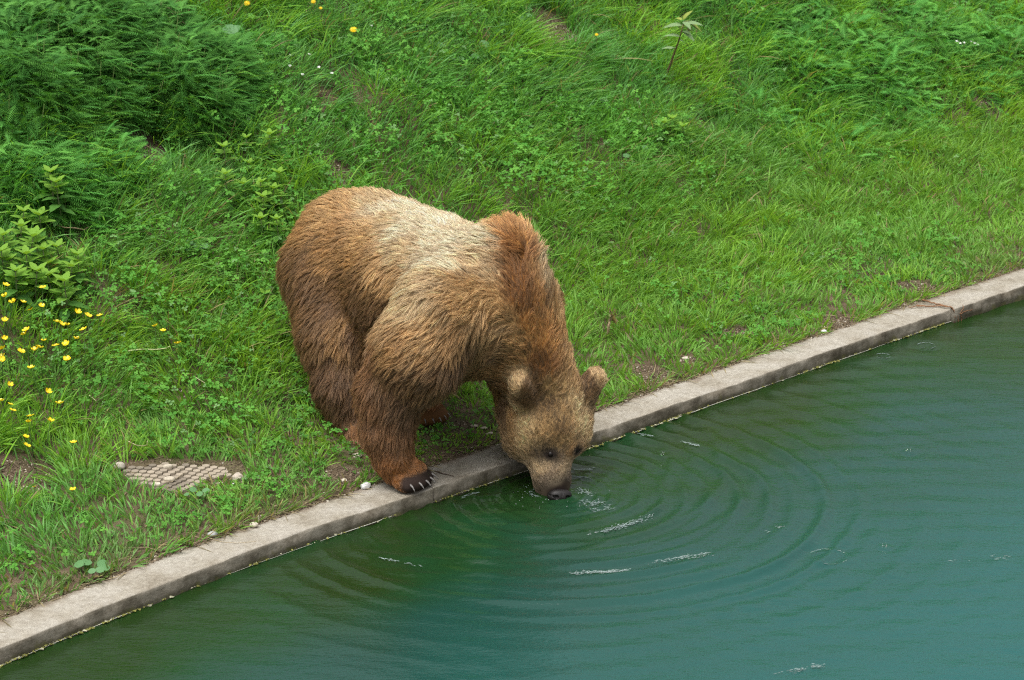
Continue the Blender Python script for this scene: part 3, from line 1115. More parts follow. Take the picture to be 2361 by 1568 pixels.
# ------------------------------------------------------------------ coat colours: marks placed on the skin, blended over the surface
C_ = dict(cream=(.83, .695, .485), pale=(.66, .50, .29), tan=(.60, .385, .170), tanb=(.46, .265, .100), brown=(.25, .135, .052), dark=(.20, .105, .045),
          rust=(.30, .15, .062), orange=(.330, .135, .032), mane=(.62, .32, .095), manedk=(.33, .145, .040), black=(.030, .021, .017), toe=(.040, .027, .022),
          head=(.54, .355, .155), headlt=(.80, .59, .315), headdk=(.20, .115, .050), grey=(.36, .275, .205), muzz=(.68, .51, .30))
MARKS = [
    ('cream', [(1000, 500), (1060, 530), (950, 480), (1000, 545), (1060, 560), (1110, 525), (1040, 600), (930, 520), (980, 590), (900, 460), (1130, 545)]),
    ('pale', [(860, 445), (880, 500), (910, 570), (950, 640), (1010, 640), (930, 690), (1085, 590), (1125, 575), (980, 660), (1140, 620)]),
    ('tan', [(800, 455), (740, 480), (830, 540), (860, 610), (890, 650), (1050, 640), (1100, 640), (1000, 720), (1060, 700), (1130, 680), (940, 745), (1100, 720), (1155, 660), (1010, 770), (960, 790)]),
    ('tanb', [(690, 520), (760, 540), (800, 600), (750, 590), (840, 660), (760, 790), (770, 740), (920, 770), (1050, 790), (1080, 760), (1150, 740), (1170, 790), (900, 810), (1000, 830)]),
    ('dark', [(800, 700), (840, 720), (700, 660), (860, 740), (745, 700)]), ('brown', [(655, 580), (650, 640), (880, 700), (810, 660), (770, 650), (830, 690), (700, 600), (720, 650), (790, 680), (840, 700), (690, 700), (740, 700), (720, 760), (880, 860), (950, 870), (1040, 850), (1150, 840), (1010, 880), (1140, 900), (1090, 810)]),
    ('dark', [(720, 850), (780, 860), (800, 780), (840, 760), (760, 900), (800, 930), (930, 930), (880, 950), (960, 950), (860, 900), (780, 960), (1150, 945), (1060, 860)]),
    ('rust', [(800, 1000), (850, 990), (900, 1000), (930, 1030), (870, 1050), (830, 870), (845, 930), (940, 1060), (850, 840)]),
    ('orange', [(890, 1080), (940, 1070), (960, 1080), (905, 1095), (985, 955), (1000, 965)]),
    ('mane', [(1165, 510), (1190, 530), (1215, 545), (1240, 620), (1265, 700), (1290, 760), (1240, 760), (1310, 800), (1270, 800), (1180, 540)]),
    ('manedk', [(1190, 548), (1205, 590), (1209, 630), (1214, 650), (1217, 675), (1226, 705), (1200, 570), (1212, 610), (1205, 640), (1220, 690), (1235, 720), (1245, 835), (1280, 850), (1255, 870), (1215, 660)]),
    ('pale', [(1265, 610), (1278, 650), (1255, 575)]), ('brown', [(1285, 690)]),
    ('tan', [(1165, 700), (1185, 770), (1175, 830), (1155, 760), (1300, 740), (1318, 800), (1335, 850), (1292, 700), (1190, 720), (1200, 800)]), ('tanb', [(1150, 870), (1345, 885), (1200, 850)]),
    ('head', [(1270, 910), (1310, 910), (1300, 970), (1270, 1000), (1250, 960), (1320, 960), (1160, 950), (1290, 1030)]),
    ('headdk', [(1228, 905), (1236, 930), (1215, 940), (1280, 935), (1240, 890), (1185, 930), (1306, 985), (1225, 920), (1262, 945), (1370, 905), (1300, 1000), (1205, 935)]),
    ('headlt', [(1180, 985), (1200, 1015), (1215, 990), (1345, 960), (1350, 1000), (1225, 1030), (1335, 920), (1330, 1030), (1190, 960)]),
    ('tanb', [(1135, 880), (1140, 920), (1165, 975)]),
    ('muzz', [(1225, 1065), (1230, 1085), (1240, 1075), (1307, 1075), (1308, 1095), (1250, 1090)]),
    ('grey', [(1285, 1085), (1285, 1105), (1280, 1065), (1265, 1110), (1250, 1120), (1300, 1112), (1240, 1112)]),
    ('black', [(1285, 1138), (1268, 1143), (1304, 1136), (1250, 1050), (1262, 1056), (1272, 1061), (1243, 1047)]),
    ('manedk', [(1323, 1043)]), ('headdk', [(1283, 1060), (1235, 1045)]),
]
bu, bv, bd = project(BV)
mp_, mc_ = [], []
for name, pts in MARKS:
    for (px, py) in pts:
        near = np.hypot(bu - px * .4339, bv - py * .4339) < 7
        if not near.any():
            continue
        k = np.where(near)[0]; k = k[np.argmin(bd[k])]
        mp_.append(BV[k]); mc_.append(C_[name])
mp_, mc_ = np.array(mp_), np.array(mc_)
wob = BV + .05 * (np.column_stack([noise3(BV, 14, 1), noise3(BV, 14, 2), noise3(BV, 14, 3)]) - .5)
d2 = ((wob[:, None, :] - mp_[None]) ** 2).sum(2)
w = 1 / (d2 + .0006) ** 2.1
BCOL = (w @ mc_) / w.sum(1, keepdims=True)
PAWC = np.array([p[0] for p in PAWS])
dp = np.sqrt(((BV[:, None, :] - PAWC[None]) ** 2).sum(2)).min(1)
k = smooth(.046, .026, dp)[:, None]
paw_col = np.where((BV[:, 1] < 8.05)[:, None], np.array(C_['toe']), np.array((.15, .07, .025)))
BCOL = BCOL * (1 - k) + paw_col * k
BLEN *= 1 - .75 * k[:, 0]
EAR = [np.array(at_y(1197, 878, 8.01)), np.array(at_y(1374, 868, 8.195))]
for q, inner in zip(EAR, (unit(face_nrm * .5 + np.array([.8, 0, -.35])), unit(face_nrm * .5 + np.array([-.8, 0, -.3])))):
    k = (smooth(.070, .045, np.linalg.norm(BV - q, axis=1)))[:, None]
    deep_ = smooth(.012, .030, (BV - q) @ inner)[:, None]
    rim = np.array((.66, .47, .25)) * (1 - deep_) + np.array((.24, .145, .07)) * deep_
    BCOL = BCOL * (1 - k) + rim * k
    BLEN = np.where(k[:, 0] > .5, .021, BLEN)

def on_skin(px, py):
    nearv = np.where(np.hypot(bu - px * .4339, bv - py * .4339) < 5)[0]
    k = nearv[np.argmin(bd[nearv])]
    return BV[k], BN[k]

EYES = [on_skin(1262, 1056), on_skin(1338, 1048)]
for i, (q, nrm_) in enumerate(EYES):
    dist = np.linalg.norm(BV - q, axis=1)
    dist2 = dist + .35 * np.abs((BV - q) @ np.array([.2, .1, .95]))
    k = smooth(.040, .018, dist2)[:, None]
    BCOL = BCOL * (1 - k) + np.array(C_['black']) * k
    BLEN = BLEN * (.10 + .90 * smooth(.008, .030, dist))
NOSE_C = at_y(1287, 1139, 8.005)
dn = np.linalg.norm(BV - NOSE_C, axis=1)
k = smooth(.044, .030, dn)[:, None]
BCOL = BCOL * (1 - k) + np.array((.050, .036, .030)) * k
BLEN = BLEN * (.05 + .95 * smooth(.030, .09, dn))

bear = thing('bear', (BV[:, 0].mean(), BV[:, 1].mean(), KERB_Z), 'brown bear standing on the concrete kerb with its head lowered, drinking from the pool', 'bear')
B0 = np.array(bear.location)
m_skin = tint_material('bear_skin', .85, .1)
body = link('body', mesh_from('body', BV - B0, [BF], m_skin, True, BCOL * .8), bear)

# hair strands
TRI = np.concatenate([BF[:, [0, 1, 2]], BF[:, [0, 2, 3]]])
ta = np.linalg.norm(np.cross(BV[TRI[:, 1]] - BV[TRI[:, 0]], BV[TRI[:, 2]] - BV[TRI[:, 0]]), axis=1) / 2
lenf = BLEN[TRI].mean(1)
dens = np.clip(.040 / np.maximum(lenf, .006), .8, 4.0) ** .75
NS = 420000
rg = np.random.default_rng(12)
ti = rg.choice(len(TRI), NS, p=ta * dens / (ta * dens).sum())
a, b = rg.random(NS), rg.random(NS)
f = a + b > 1
a[f], b[f] = 1 - a[f], 1 - b[f]
bc = np.column_stack([1 - a - b, a, b])
def interp(A):
    return (A[TRI[ti]] * (bc[:, :, None] if A.ndim == 2 else bc)).sum(1)
RP = interp(BV); RN = unit(interp(BN)); RF = interp(BFLOW); RL = interp(BLEN); RC = interp(BCOL)
RF = RF + .55 * (np.column_stack([fbm(RP, 7, 201, 2), fbm(RP, 7, 202, 2), fbm(RP, 7, 203, 2)]) - .5) * 2 * np.clip(RL / .04, .3, 1)[:, None]
RF = unit(RF - (RF * RN).sum(1, keepdims=True) * RN)
keep = RL > .003
def locks(count):
    """gather strands into locks: index of the leading strand and of the lock for each strand"""
    ci = rg.choice(NS, count, replace=False)
    kd = kdtree.KDTree(count)
    for i, j in enumerate(ci):
        kd.insert(RP[j], i)
    kd.balance()
    lock = np.fromiter((kd.find(p)[1] for p in RP.tolist()), int, NS)
    return ci[lock], lock
NA, NB = 4200, 24000
LR1, lk1 = locks(NA)
LR2, lk2 = locks(NB)
h1 = rg.random(NA)[lk1]; h2 = rg.random(NB)[lk2]
L = RL * rg.uniform(.8, 1.15, NA)[lk1] * rg.uniform(.75, 1.2, NB)[lk2] * rg.uniform(.7, 1.12, NS)
lift = .21 + .14 * h1 + .20 * rg.random(NB)[lk2] + .12 * rg.random(NS)
lift = np.where(RL < .02, lift * .9, lift)
mane = np.exp(-(((RP - at_y(1195, 545, 8.16)) / .10) ** 2).sum(1))
lift = lift + .30 * mane
K = 6
S = np.linspace(0, 1, K)
lockdir = rg.normal(0, .20, (NB, 3))[lk2] + rg.normal(0, .14, (NA, 3))[lk1]
dirv = .4 * RF + .35 * RF[LR1] + .25 * RF[LR2] + lockdir
dirv = unit(dirv - (dirv * RN).sum(1, keepdims=True) * RN)
pos = np.zeros((NS, K, 3))
jit = rg.normal(0, 1, (NS, 3))
curl = rg.uniform(-.12, .12, NB)[lk2]
sidev = np.cross(RN, dirv)
for k, s in enumerate(S):
    bendn = lift * s - .34 * lift * s * s
    p = RP + L[:, None] * (dirv * s * .94 + RN * bendn[:, None] + sidev * (curl * s * s)[:, None] - np.array([0, 0, 1]) * (.12 * s * s))
    ln = np.clip(RL / .03, .2, 1)
    p = p + (RP[LR2] - RP) * (.66 * s ** 1.1 * ln)[:, None] + (RP[LR1] - RP) * (.22 * s ** 1.3 * ln)[:, None]
    p = p + jit * (L * .05 * s * s)[:, None]
    pos[:, k] = p
chash = .45 * h1 + .55 * h2
keep &= ~((pos[:, -1, 2] < .002) & (RP[:, 2] > .06))
mott = .10 * np.exp(-(((RP - at_y(1262, 955, 8.0)) / .17) ** 2).sum(1))[:, None]
tintS = RC * (.66 - mott + (.68 + 2 * mott) * chash[:, None]) * rg.uniform(.82, 1.18, (NS, 1))
grizz = rg.random(NS) < .06
tintS[grizz] = tintS[grizz] * 1.35
darkr = rg.random(NS) < .16
tintS[darkr] *= .5
pos = pos[keep] - B0; L = L[keep]; tintS = np.clip(tintS[keep], .004, .75)
n = len(pos)
hc = bpy.data.hair_curves.new('fur')
hc.add_curves([K] * n)
hc.attributes['position'].data.foreach_set('vector', pos.astype(np.float32).ravel())
rad = np.outer(np.clip(L / .05, .55, 1.1) * .00054, np.array([1, .98, .92, .8, .58, .22]))
ra = hc.attributes.get('radius') or hc.attributes.new('radius', 'FLOAT', 'POINT')
ra.data.foreach_set('value', rad.astype(np.float32).ravel())
ca = hc.attributes.new('tint', 'FLOAT_COLOR', 'CURVE')
c4 = np.ones((n, 4), np.float32); c4[:, :3] = tintS
ca.data.foreach_set('color', c4.ravel())
m_fur, nt, out = new_mat('bear_fur')
at_ = N(nt, 'ShaderNodeAttribute', attribute_name='tint')
hi = N(nt, 'ShaderNodeHairInfo')
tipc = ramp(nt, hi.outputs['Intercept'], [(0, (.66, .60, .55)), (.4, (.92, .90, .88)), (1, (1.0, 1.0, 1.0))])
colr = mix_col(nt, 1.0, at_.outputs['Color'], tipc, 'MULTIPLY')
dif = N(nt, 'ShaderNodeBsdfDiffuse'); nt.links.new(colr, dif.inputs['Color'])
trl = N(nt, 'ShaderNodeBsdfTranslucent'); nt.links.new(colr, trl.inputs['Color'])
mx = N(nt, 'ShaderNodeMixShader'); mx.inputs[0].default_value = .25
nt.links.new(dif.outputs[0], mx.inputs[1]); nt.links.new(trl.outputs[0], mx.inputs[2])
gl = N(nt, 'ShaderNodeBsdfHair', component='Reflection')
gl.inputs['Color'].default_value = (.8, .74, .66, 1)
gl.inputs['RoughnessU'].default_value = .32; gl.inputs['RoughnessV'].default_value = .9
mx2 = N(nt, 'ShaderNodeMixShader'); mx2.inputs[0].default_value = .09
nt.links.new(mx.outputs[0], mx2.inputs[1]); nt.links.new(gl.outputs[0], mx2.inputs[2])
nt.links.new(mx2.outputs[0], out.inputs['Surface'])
hc.materials.append(m_fur)
link('fur', hc, bear)

# eyes
m_eye, nt, out = new_mat('eye')
principled(nt, out, (.008, .005, .004), .35, .25)
def ball(r, sx=1, sy=1, sz=1, nu=16, nv=10):
    V, F = [], []
    for i in range(nv + 1):
        th = math.pi * i / nv
        for j in range(nu):
            ph = 2 * math.pi * j / nu
            V.append((r * sx * math.sin(th) * math.cos(ph), r * sy * math.sin(th) * math.sin(ph), r * sz * math.cos(th)))
    for i in range(nv):
        for j in range(nu):
            F.append((i * nu + j, (i + 1) * nu + j, (i + 1) * nu + (j + 1) % nu, i * nu + (j + 1) % nu))
    return np.array(V), np.array(F)
eye_me = None
for q, nn_e in EYES:
    V, F = ball(.0110)
    if eye_me is None:
        eye_me = mesh_from('eye', V, [F], m_eye)
    link('eye', eye_me, bear, loc=tuple(q - nn_e * (.0060 if q[0] < .18 else .0100) - B0))

# nose pad with nostrils
nx = unit(np.cross(face_up, face_nrm)); nz = face_up; ny = unit(np.cross(nz, nx))
fwd_n = -ny if (-ny) @ face_nrm > 0 else ny
def nose_fn(P):
    q = P
    d = ((np.abs(q[:, 0] / .043) ** 2.5 + np.abs(q[:, 1] / .030) ** 2.5 + np.abs(q[:, 2] / .024) ** 2.5) ** .4 - 1) * .022
    for s in (-1, 1):
        h = np.linalg.norm((q - np.array([s * .020, -.025, -.008])) / np.array([1, 1, .8]), axis=1) - .008
        d = np.maximum(d, -h)
        h2 = round_cone(q, np.array([s * .024, -.023, -.006]), .004, np.array([s * .043, -.008, .003]), .003)
        d = np.maximum(d, -h2)
    groove = np.linalg.norm(q[:, [0, 1]] - np.array([0, -.031]), axis=1) - .0025
    return np.maximum(d, -groove)
V, F = surface_net(nose_fn, (-.048, -.035, -.029), (.048, .035, .029), .0026)
fz = unit(nz - .25 * face_nrm)
fx = unit(np.cross(-face_nrm, fz)) * -1
fx = unit(np.cross(fz, -face_nrm)) * -1
fy = np.cross(fz, fx)
Rn = np.column_stack([fx, fy, fz])
m_nose, nt, out = new_mat('nose_skin')
co = coords(nt)
principled(nt, out, (.012, .010, .0095), .5, .35, noise_tex(nt, 420, 3, .6, co), .4, .002)
link('nose', mesh_from('nose', V @ Rn.T, [F], m_nose), bear, loc=tuple(NOSE_C + unit(face_nrm) * .012 + np.array([0, 0, -.004]) - B0))

# claws
m_claw, nt, out = new_mat('claw_horn')
co = coords(nt)
principled(nt, out, ramp(nt, noise_tex(nt, 60, 3, .6, co), [(.3, (.085, .075, .07)), (.7, (.23, .215, .20))]), .35, .5)
s = np.linspace(0, 1, 6)
V, F4, F3 = tube(np.column_stack([.046 * s, 0 * s, .004 * s - .030 * s * s]), .0072 * (1 - .88 * s ** 1.4), 8)
claw_me = mesh_from('claw', V, [F4, F3], m_claw)
for root, d, size in PAWS:
    o = link('claw', claw_me, bear, loc=tuple(root - B0))
    x = unit(d - UP * .12); y = unit(np.cross(UP, x)); z = np.cross(x, y)
    o.rotation_euler = Matrix(np.column_stack([x, y, z]).tolist()).to_euler()
    o.scale = (size / .024 * (.64 if root[1] < 8.05 else .5),) * 3
# ------------------------------------------------------------------ single plants, flowers, stones and sticks
def px_m(y):            # metres per 2360-wide photo pixel at distance y
    return y / FPX / .4339


def foot_below(px, py, h):
    """ground point whose plant of height h has its tip at the photo point"""
    d = sight(px, py)
    s = np.linspace(6.5, 18, 900)
    Pl = np.array([0, 0, CAM_H]) + s[:, None] * d
    gz = ground_z(Pl[:, 0], Pl[:, 1])
    i = int(np.argmax(Pl[:, 2] - h < gz))
    return np.array([Pl[i, 0], Pl[i, 1], gz[i]])


rp = np.random.default_rng(77)
M_HERB = leaf_material('mint_leaves', (1, 1, 1), .38, .6, .12)
herb_leaf = []
for k in range(4):
    V, F = petal_leaf(1, .56, 7, .16, .10 + .10 * k, 1, .16)
    t = [(.200, .370, .050), (.160, .320, .045), (.090, .225, .042), (.070, .180, .040)][k]
    herb_leaf.append(mesh_from('leaf', V, [F], M_HERB, False, np.broadcast_to(t, (len(V), 3))))


def rot_to(d, up):
    x = unit(np.asarray(d, float)); z = unit(up - (up @ x) * x); y = np.cross(z, x)
    return Matrix(np.column_stack([x, y, z]).tolist()).to_euler()


def herb(px, py, h, label, group, size=1.0):
    f = foot_below(px, py, h)
    o = thing('leafy_herb', f, label, 'plant', group)
    lean = np.array([rp.normal(0, .10), rp.normal(-.05, .08), 1.0])
    top = lean * h
    V, F4, F3 = tube(np.array([[0, 0, -.01], top * .5 + rp.normal(0, .004, 3), top]), [.0030, .0026, .0018], 6)
    link('stem', mesh_from('stem', V, [F4, F3], M_HERB, True, np.broadcast_to((.22, .26, .13), (len(V), 3))), o)
    az = rp.uniform(0, 6.28)
    levels = max(4, int(h / .024))
    for i in range(levels):
        s = i / (levels - 1)
        p = top * (.22 + .78 * s)
        L = size * (.058 + .022 * math.sin(math.pi * min(1, s * 1.15))) * (1 - .25 * s) * rp.uniform(.85, 1.15)
        for j in range(2 if i < levels - 2 else 4):
            a = az + j * math.pi * (1 if i < levels - 2 else .5)
            upw = -.25 + .95 * s
            d = np.array([math.cos(a), math.sin(a), upw])
            lf = link('leaf', herb_leaf[min(3, int((1 - s) * 3.3 + rp.uniform(0, .7)))], o, loc=tuple(p))
            lf.rotation_euler = rot_to(d, np.array([0, -.1, 1.0]) + .0)
            lf.scale = (L, L, L)
        az += math.pi / 2 + rp.normal(0, .2)


def src(zx, zy, ox, oy, sc):
    return ((ox + zx / sc) * .7867, (oy + zy / sc) * .7867)


for (zx, zy), lab in (((590, 90), 'tall leafy herb with pale top, left of a pair rising over the yarrow clump'), ((740, 220), 'tall leafy herb with pale top, right of a pair rising over the yarrow clump')):
    herb(*src(zx, zy, 0, 480, 4.125), .20, lab, 'pair of tall herbs above the yarrow')
PATCH = [(230, 600, 'left one of two at the back of the patch'), (490, 640, 'right one of two at the back, above the curved stick'), (120, 880, 'leftmost of three level tops in the upper patch'),
         (300, 880, 'middle of three level tops in the upper patch'), (460, 860, 'right of three level tops, nearest the curved stick'), (500, 1030, 'at the centre of the patch'), (740, 1000, 'just below the bend of the curved stick'),
         (930, 1110, 'rightmost of the patch, leaning over clover'), (30, 1060, 'cut by the left edge, upper one of two'), (70, 1180, 'at the left edge, lower one of two'), (320, 1110, 'small one left of the patch centre'),
         (640, 1230, 'below the one at the patch centre'), (660, 1390, 'left one of a touching pair in the front row'), (770, 1400, 'right one of a touching pair in the front row'), (180, 1300, 'front row, above the topmost buttercups'),
         (400, 1290, 'middle of the front row'), (230, 760, 'between the back pair and the three level tops'), (860, 1230, 'on the right flank, below the rightmost leaner')]
for zx, zy, lab in PATCH:
    herb(*src(zx, zy, 0, 480, 4.125), rp.uniform(.11, .17), 'light green leafy herb ' + lab, 'leafy herbs in the patch above the buttercups', 1.1)
RUMP = [(390, 300, 'upper left of the top pair'), (590, 235, 'upper right of the top pair'), (60, 390, 'alone at the left, farthest from the bear'), (410, 610, 'tallest in the middle of the group'), (120, 760, 'left of the tallest one'),
        (740, 720, 'right of the tallest one'), (600, 830, 'just below and right of the tallest one'), (350, 880, 'small, straight below the tallest one'), (580, 1040, 'broad one in the lower middle'), (730, 950, 'right beside the broad lower one'),
        (560, 1320, 'lowest, touching the rump fur'), (740, 1300, 'second lowest, against the rump fur'), (850, 1060, 'nearest to the top of the rump')]
for zx, zy, lab in RUMP:
    herb(*src(zx, zy, 640, 340, 4.3556), rp.uniform(.10, .16), "leafy herb behind the bear's rump, " + lab, "leafy herbs beside the bear's rump", .85)
for px, py, lab in ((1545, 275, 'middle'), (1570, 290, 'right'), (1530, 285, 'left')):
    herb(px, py, .12, 'slender bright herb below the drooping sapling, ' + lab + ' one of three', 'herbs below the sapling', .95)
herb(612, 680, .08, 'small bright two-leaved herb left of the bear\'s flank', None, .9)

# buttercups
M_PETAL = leaf_material('buttercup_petals', (1, 1, 1), .2, .3, .5)
def cup_mesh(name, open_=.9, petals=5):
    J = Join()
    for k in range(petals):
        a = 2 * math.pi * k / petals
        ca, sa = math.cos(a), math.sin(a)
        pts = []
        for (r_, w, z) in ((.05, .12, 0), (.45, .36, .12), (.85, .42, .42 * open_), (1.0, .22, .60 * open_)):
            for s in (-1, 0, 1):
                pts.append((r_ * ca - s * w * sa, r_ * sa + s * w * ca, z + abs(s) * .05))
        F = [(i * 3 + j, i * 3 + j + 1, i * 3 + j + 4, i * 3 + j + 3) for i in range(3) for j in range(2)]
        J.add(np.array(pts), np.array(F), col=(.82, .63, .014))
    V, F = ball(.22, 1, 1, .6, 8, 5)
    J.add(V + np.array([0, 0, .08]), F, col=(.62, .40, .01))
    return J.mesh(name, M_PETAL, False)
CUPS = [cup_mesh('flower_head', .9), cup_mesh('flower_head', 1.25), cup_mesh('flower_head', .6)]


def buttercup(px, py, h, label, group=None, size=.0128, lean=None):
    f = foot_below(px, py, h)
    o = thing('buttercup', f, label, 'flower', group)
    bend = np.array([rp.normal(0, .02), rp.normal(0, .02), 0]) if lean is None else np.array(lean)
    top = np.array([0, 0, h]); base = bend * 1.0
    V, F4, F3 = tube(np.array([base + (0, 0, -.01), base * .45 + top * .55, top]), [.0015, .0013, .001], 5)
    link('stem', mesh_from('stem', V, [F4, F3], M_HERB, True, np.broadcast_to((.10, .19, .05), (len(V), 3))), o)
    fh = link('flower_head', CUPS[int(rp.integers(0, 3))], o, loc=tuple(top))
    fh.rotation_euler = (rp.uniform(-.15, .6), rp.uniform(-.4, .4), rp.uniform(0, 6))
    s = size * rp.uniform(.85, 1.15)
    fh.scale = (s, s, s)


CUP_SPOTS = [(40, 322), (34, 395), (86, 436), (151, 420), (281, 336), (272, 442), (199, 483), (32, 540), (508, 490), (577, 510), (655, 510), (375, 558), (405, 570), (440, 573), (548, 597), (173, 603), (161, 633), (503, 660), (32, 671),
             (286, 673), (366, 704), (433, 700), (258, 718), (227, 739), (137, 740), (15, 732), (15, 773), (8, 806), (440, 800), (204, 858), (66, 970), (315, 1018), (5, 1073), (390, 1085), (68, 1093), (82, 1130), (200, 1170), (188, 1213), (331, 1209)]
CUP_SPOTS.sort(key=lambda q: q[1])
ORD = ['leftmost', 'second from the left', 'third from the left', 'fourth from the left', 'fifth from the left', 'sixth from the left', 'seventh from the left', 'rightmost']
BAND = ['topmost', 'second', 'third', 'fourth', 'lowest']
for bnd in range(5):
    row_ = sorted(CUP_SPOTS[bnd * 8:bnd * 8 + 8])
    for i, (zx, zy) in enumerate(row_):
        nm = 'rightmost' if i == len(row_) - 1 else ORD[i]
        buttercup(*src(zx, zy, 0, 700, 2.24), rp.uniform(.19, .22) - .09 * (zy - 320) / 900, 'buttercup %s in the %s band of the yellow patch' % (nm, BAND[bnd]), 'buttercups in the patch at the left edge')
buttercup(*src(170, 1308, 0, 700, 2.24), .09, 'yellow buttercup, upper of two one above the other below the patch')
buttercup(*src(176, 1366, 0, 700, 2.24), .08, 'yellow buttercup, lower of two one above the other below the patch')
buttercup(*src(482, 1345, 0, 700, 2.24), .10, 'lone yellow buttercup up and left of the paved patch')
buttercup(168, 1132, .07, 'yellow buttercup nearest the kerb, lower left of the paved patch')
buttercup(80, 1123, .05, 'tiny half-open buttercup in trampled grass near the left edge', None, .008)
buttercup(*src(1019, 580, 0, 700, 2.24), .15, 'yellow buttercup, topmost of three straying towards the bear')
buttercup(*src(1070, 616, 0, 700, 2.24), .13, 'yellow buttercup, middle one of three straying towards the bear')
buttercup(*src(1167, 695, 0, 700, 2.24), .10, 'yellow buttercup on a slanting pale stalk, nearest to the bear', lean=(-.07, -.02, 0))

# dandelions
J = Join()
for ringi, (r_, nP, z) in enumerate(((1.0, 18, .02), (.7, 14, .12), (.4, 9, .2))):
    for k in range(nP):
        a = 2 * math.pi * (k + .5 * ringi) / nP
        c, s = math.cos(a), math.sin(a); w = .13
        J.add([(-.1 * s * 0, 0, z), (r_ * .6 * c - w * s, r_ * .6 * s + w * c, z + .08), (r_ * c, r_ * s, z + .02), (r_ * .6 * c + w * s, r_ * .6 * s - w * c, z + .08)], [(0, 1, 2, 3)], col=(.80, .58, .012))
dand = J.mesh('flower_head', M_PETAL, False)
for px, py, lab, s in ((815, 70, 'yellow dandelion head facing the camera on the upper bank', .019), (569, 8, 'yellow dandelion at the top edge, right of the yarrow', .017), (722, 5, 'small yellow dandelion cut by the top edge', .013), (739, 20, 'tiny closing dandelion just under the top edge', .009), (1375, 82, 'small yellow flower at the edge of the bare soil on the bank', .010)):
    f = foot_below(px, py, .12)
    o = thing('dandelion', f, lab, 'flower')
    V, F4, F3 = tube(np.array([[0, .01, -.01], [0, .004, .06], [0, 0, .12]]), .0018, 5)
    link('stem', mesh_from('stem', V, [F4, F3], M_HERB, True, np.broadcast_to((.16, .22, .08), (len(V), 3))), o)
    h = link('flower_head', dand, o, loc=(0, 0, .12)); h.scale = (s,) * 3; h.rotation_euler = (.6, 0, 0)

# small white flowers
J = Join()
for k in range(6):
    a = 2 * math.pi * k / 6; c, s = math.cos(a), math.sin(a)
    J.add([(0, 0, 0), (.6 * c - .3 * s, .6 * s + .3 * c, .1), (c, s, .05), (.6 * c + .3 * s, .6 * s - .3 * c, .1)], [(0, 1, 2, 3)], col=(.78, .80, .74))
white = J.mesh('flower_head', M_PETAL, False)
for pts, lab, grp in ((((2205, 96), (2222, 99), (2238, 97), (2254, 104), (2213, 101), (2246, 101)), 'tiny white flower in the row high on the bank', 'row of white flowers high on the bank'),
                      (((670, 128), (713, 128), (735, 157), (765, 171), (668, 155), (697, 172), (855, 62)), 'tiny white flower in clover right of the yarrow', 'white flowers in the clover')):
    for wi, (px, py) in enumerate(sorted(pts)):
        f = foot_below(px, py, .09)
        o = thing('white_flower', f, lab + ', ' + ORD[min(wi, 6)], 'flower', grp)
        V, F4, F3 = tube(np.array([[0, .01, -.01], [.003, .004, .05], [0, 0, .09]]), .0011, 4)
        link('stem', mesh_from('stem', V, [F4, F3], M_HERB, True, np.broadcast_to((.16, .24, .09), (len(V), 3))), o)
        h = link('flower_head', white, o, loc=(0, 0, .09)); h.scale = (.008,) * 3; h.rotation_euler = (.5, 0, rp.uniform(0, 1))

# plants with smooth roundish leaves
M_ROUND = leaf_material('smooth_leaves', (1, 1, 1), .28, .5, .2)
V, F = petal_leaf(1, .72, 6, .06, .14, 0)
round_leaf = mesh_from('leaf', V, [F], M_ROUND, True, np.broadcast_to((.125, .27, .105), (len(V), 3)))


def round_plant(name, label, leaves, size=.05, h=.06, up=.25):
    pts = [foot_below(px, py, h) for px, py, *_ in leaves]
    base = np.mean(pts, 0); base[2] = ground_z(base[0], base[1])[0]
    o = thing(name, base, label, 'plant')
    J = Join()
    for (px, py, ang, sc_), p in zip(leaves, pts):
        d = np.array([math.cos(ang), math.sin(ang) * .8, .1 + rp.normal(0, .1)])
        lf = link('leaf', round_leaf, o, loc=tuple(p + (0, 0, h) - base - d * size * sc_ * .5))
        lf.rotation_euler = rot_to(d, np.array([rp.normal(0, .2), -.75, 1.0]))
        lf.scale = (size * sc_,) * 3
        q = p + (0, 0, h) - base - d * size * sc_ * .5
        Vt, F4, F3 = tube(np.array([(p - base) * .8 + (0, 0, -.01), (p - base) * .9 + (0, 0, h * .5), q]), .0014, 5)
        J.add(Vt, F4, F3, col=(.14, .22, .09))
    link('stalks', J.mesh('stalks', M_HERB), o)


def z1(x, y):
    return src(x, y, 1000, 0, 2.24)
round_plant('bindweed', 'creeping plant with round blue-green leaves in the middle of the upper bank', [(*z1(940, 290), .2, 1.15), (*z1(878, 375), 0, .85), (*z1(780, 388), .3, .8), (*z1(727, 392), 1.9, .8), (*z1(652, 398), 2.2, .6), (*z1(638, 300), 2.8, .9), (*z1(622, 360), 2, .55), (*z1(945, 370), 1, .6), (*z1(670, 300), .2, .6)])
round_plant('bindweed', 'round-leaved creeping plant beside the bare soil hole on the upper bank', [(*z1(1118, 222), 5, .8), (*z1(1190, 125), .1, .85), (*z1(1060, 210), 2.2, .6), (*z1(1095, 160), 1.4, .7), (*z1(1060, 165), 2.6, .5), (*z1(1230, 100), .4, .7), (*z1(1240, 60), .9, .7), (*z1(1220, 235), .4, .6), (*z1(1300, 160), 1, .6)])
round_plant('bindweed', 'two round pale leaves in the grass right of the bear\'s hump, below the sapling', [(*z1(1870, 1020), .5, .8), (*z1(1990, 975), .6, .8), (*z1(1720, 650), .4, .7), (*z1(1770, 705), 2, .5)])
round_plant('bindweed', 'pale round leaf trio in the grass left of the bear\'s rump', [(435, 560, 2.2, 1.15), (455, 568, .3, .9), (470, 567, .1, .8), (433, 577, 1.6, .6)], .05, .07)
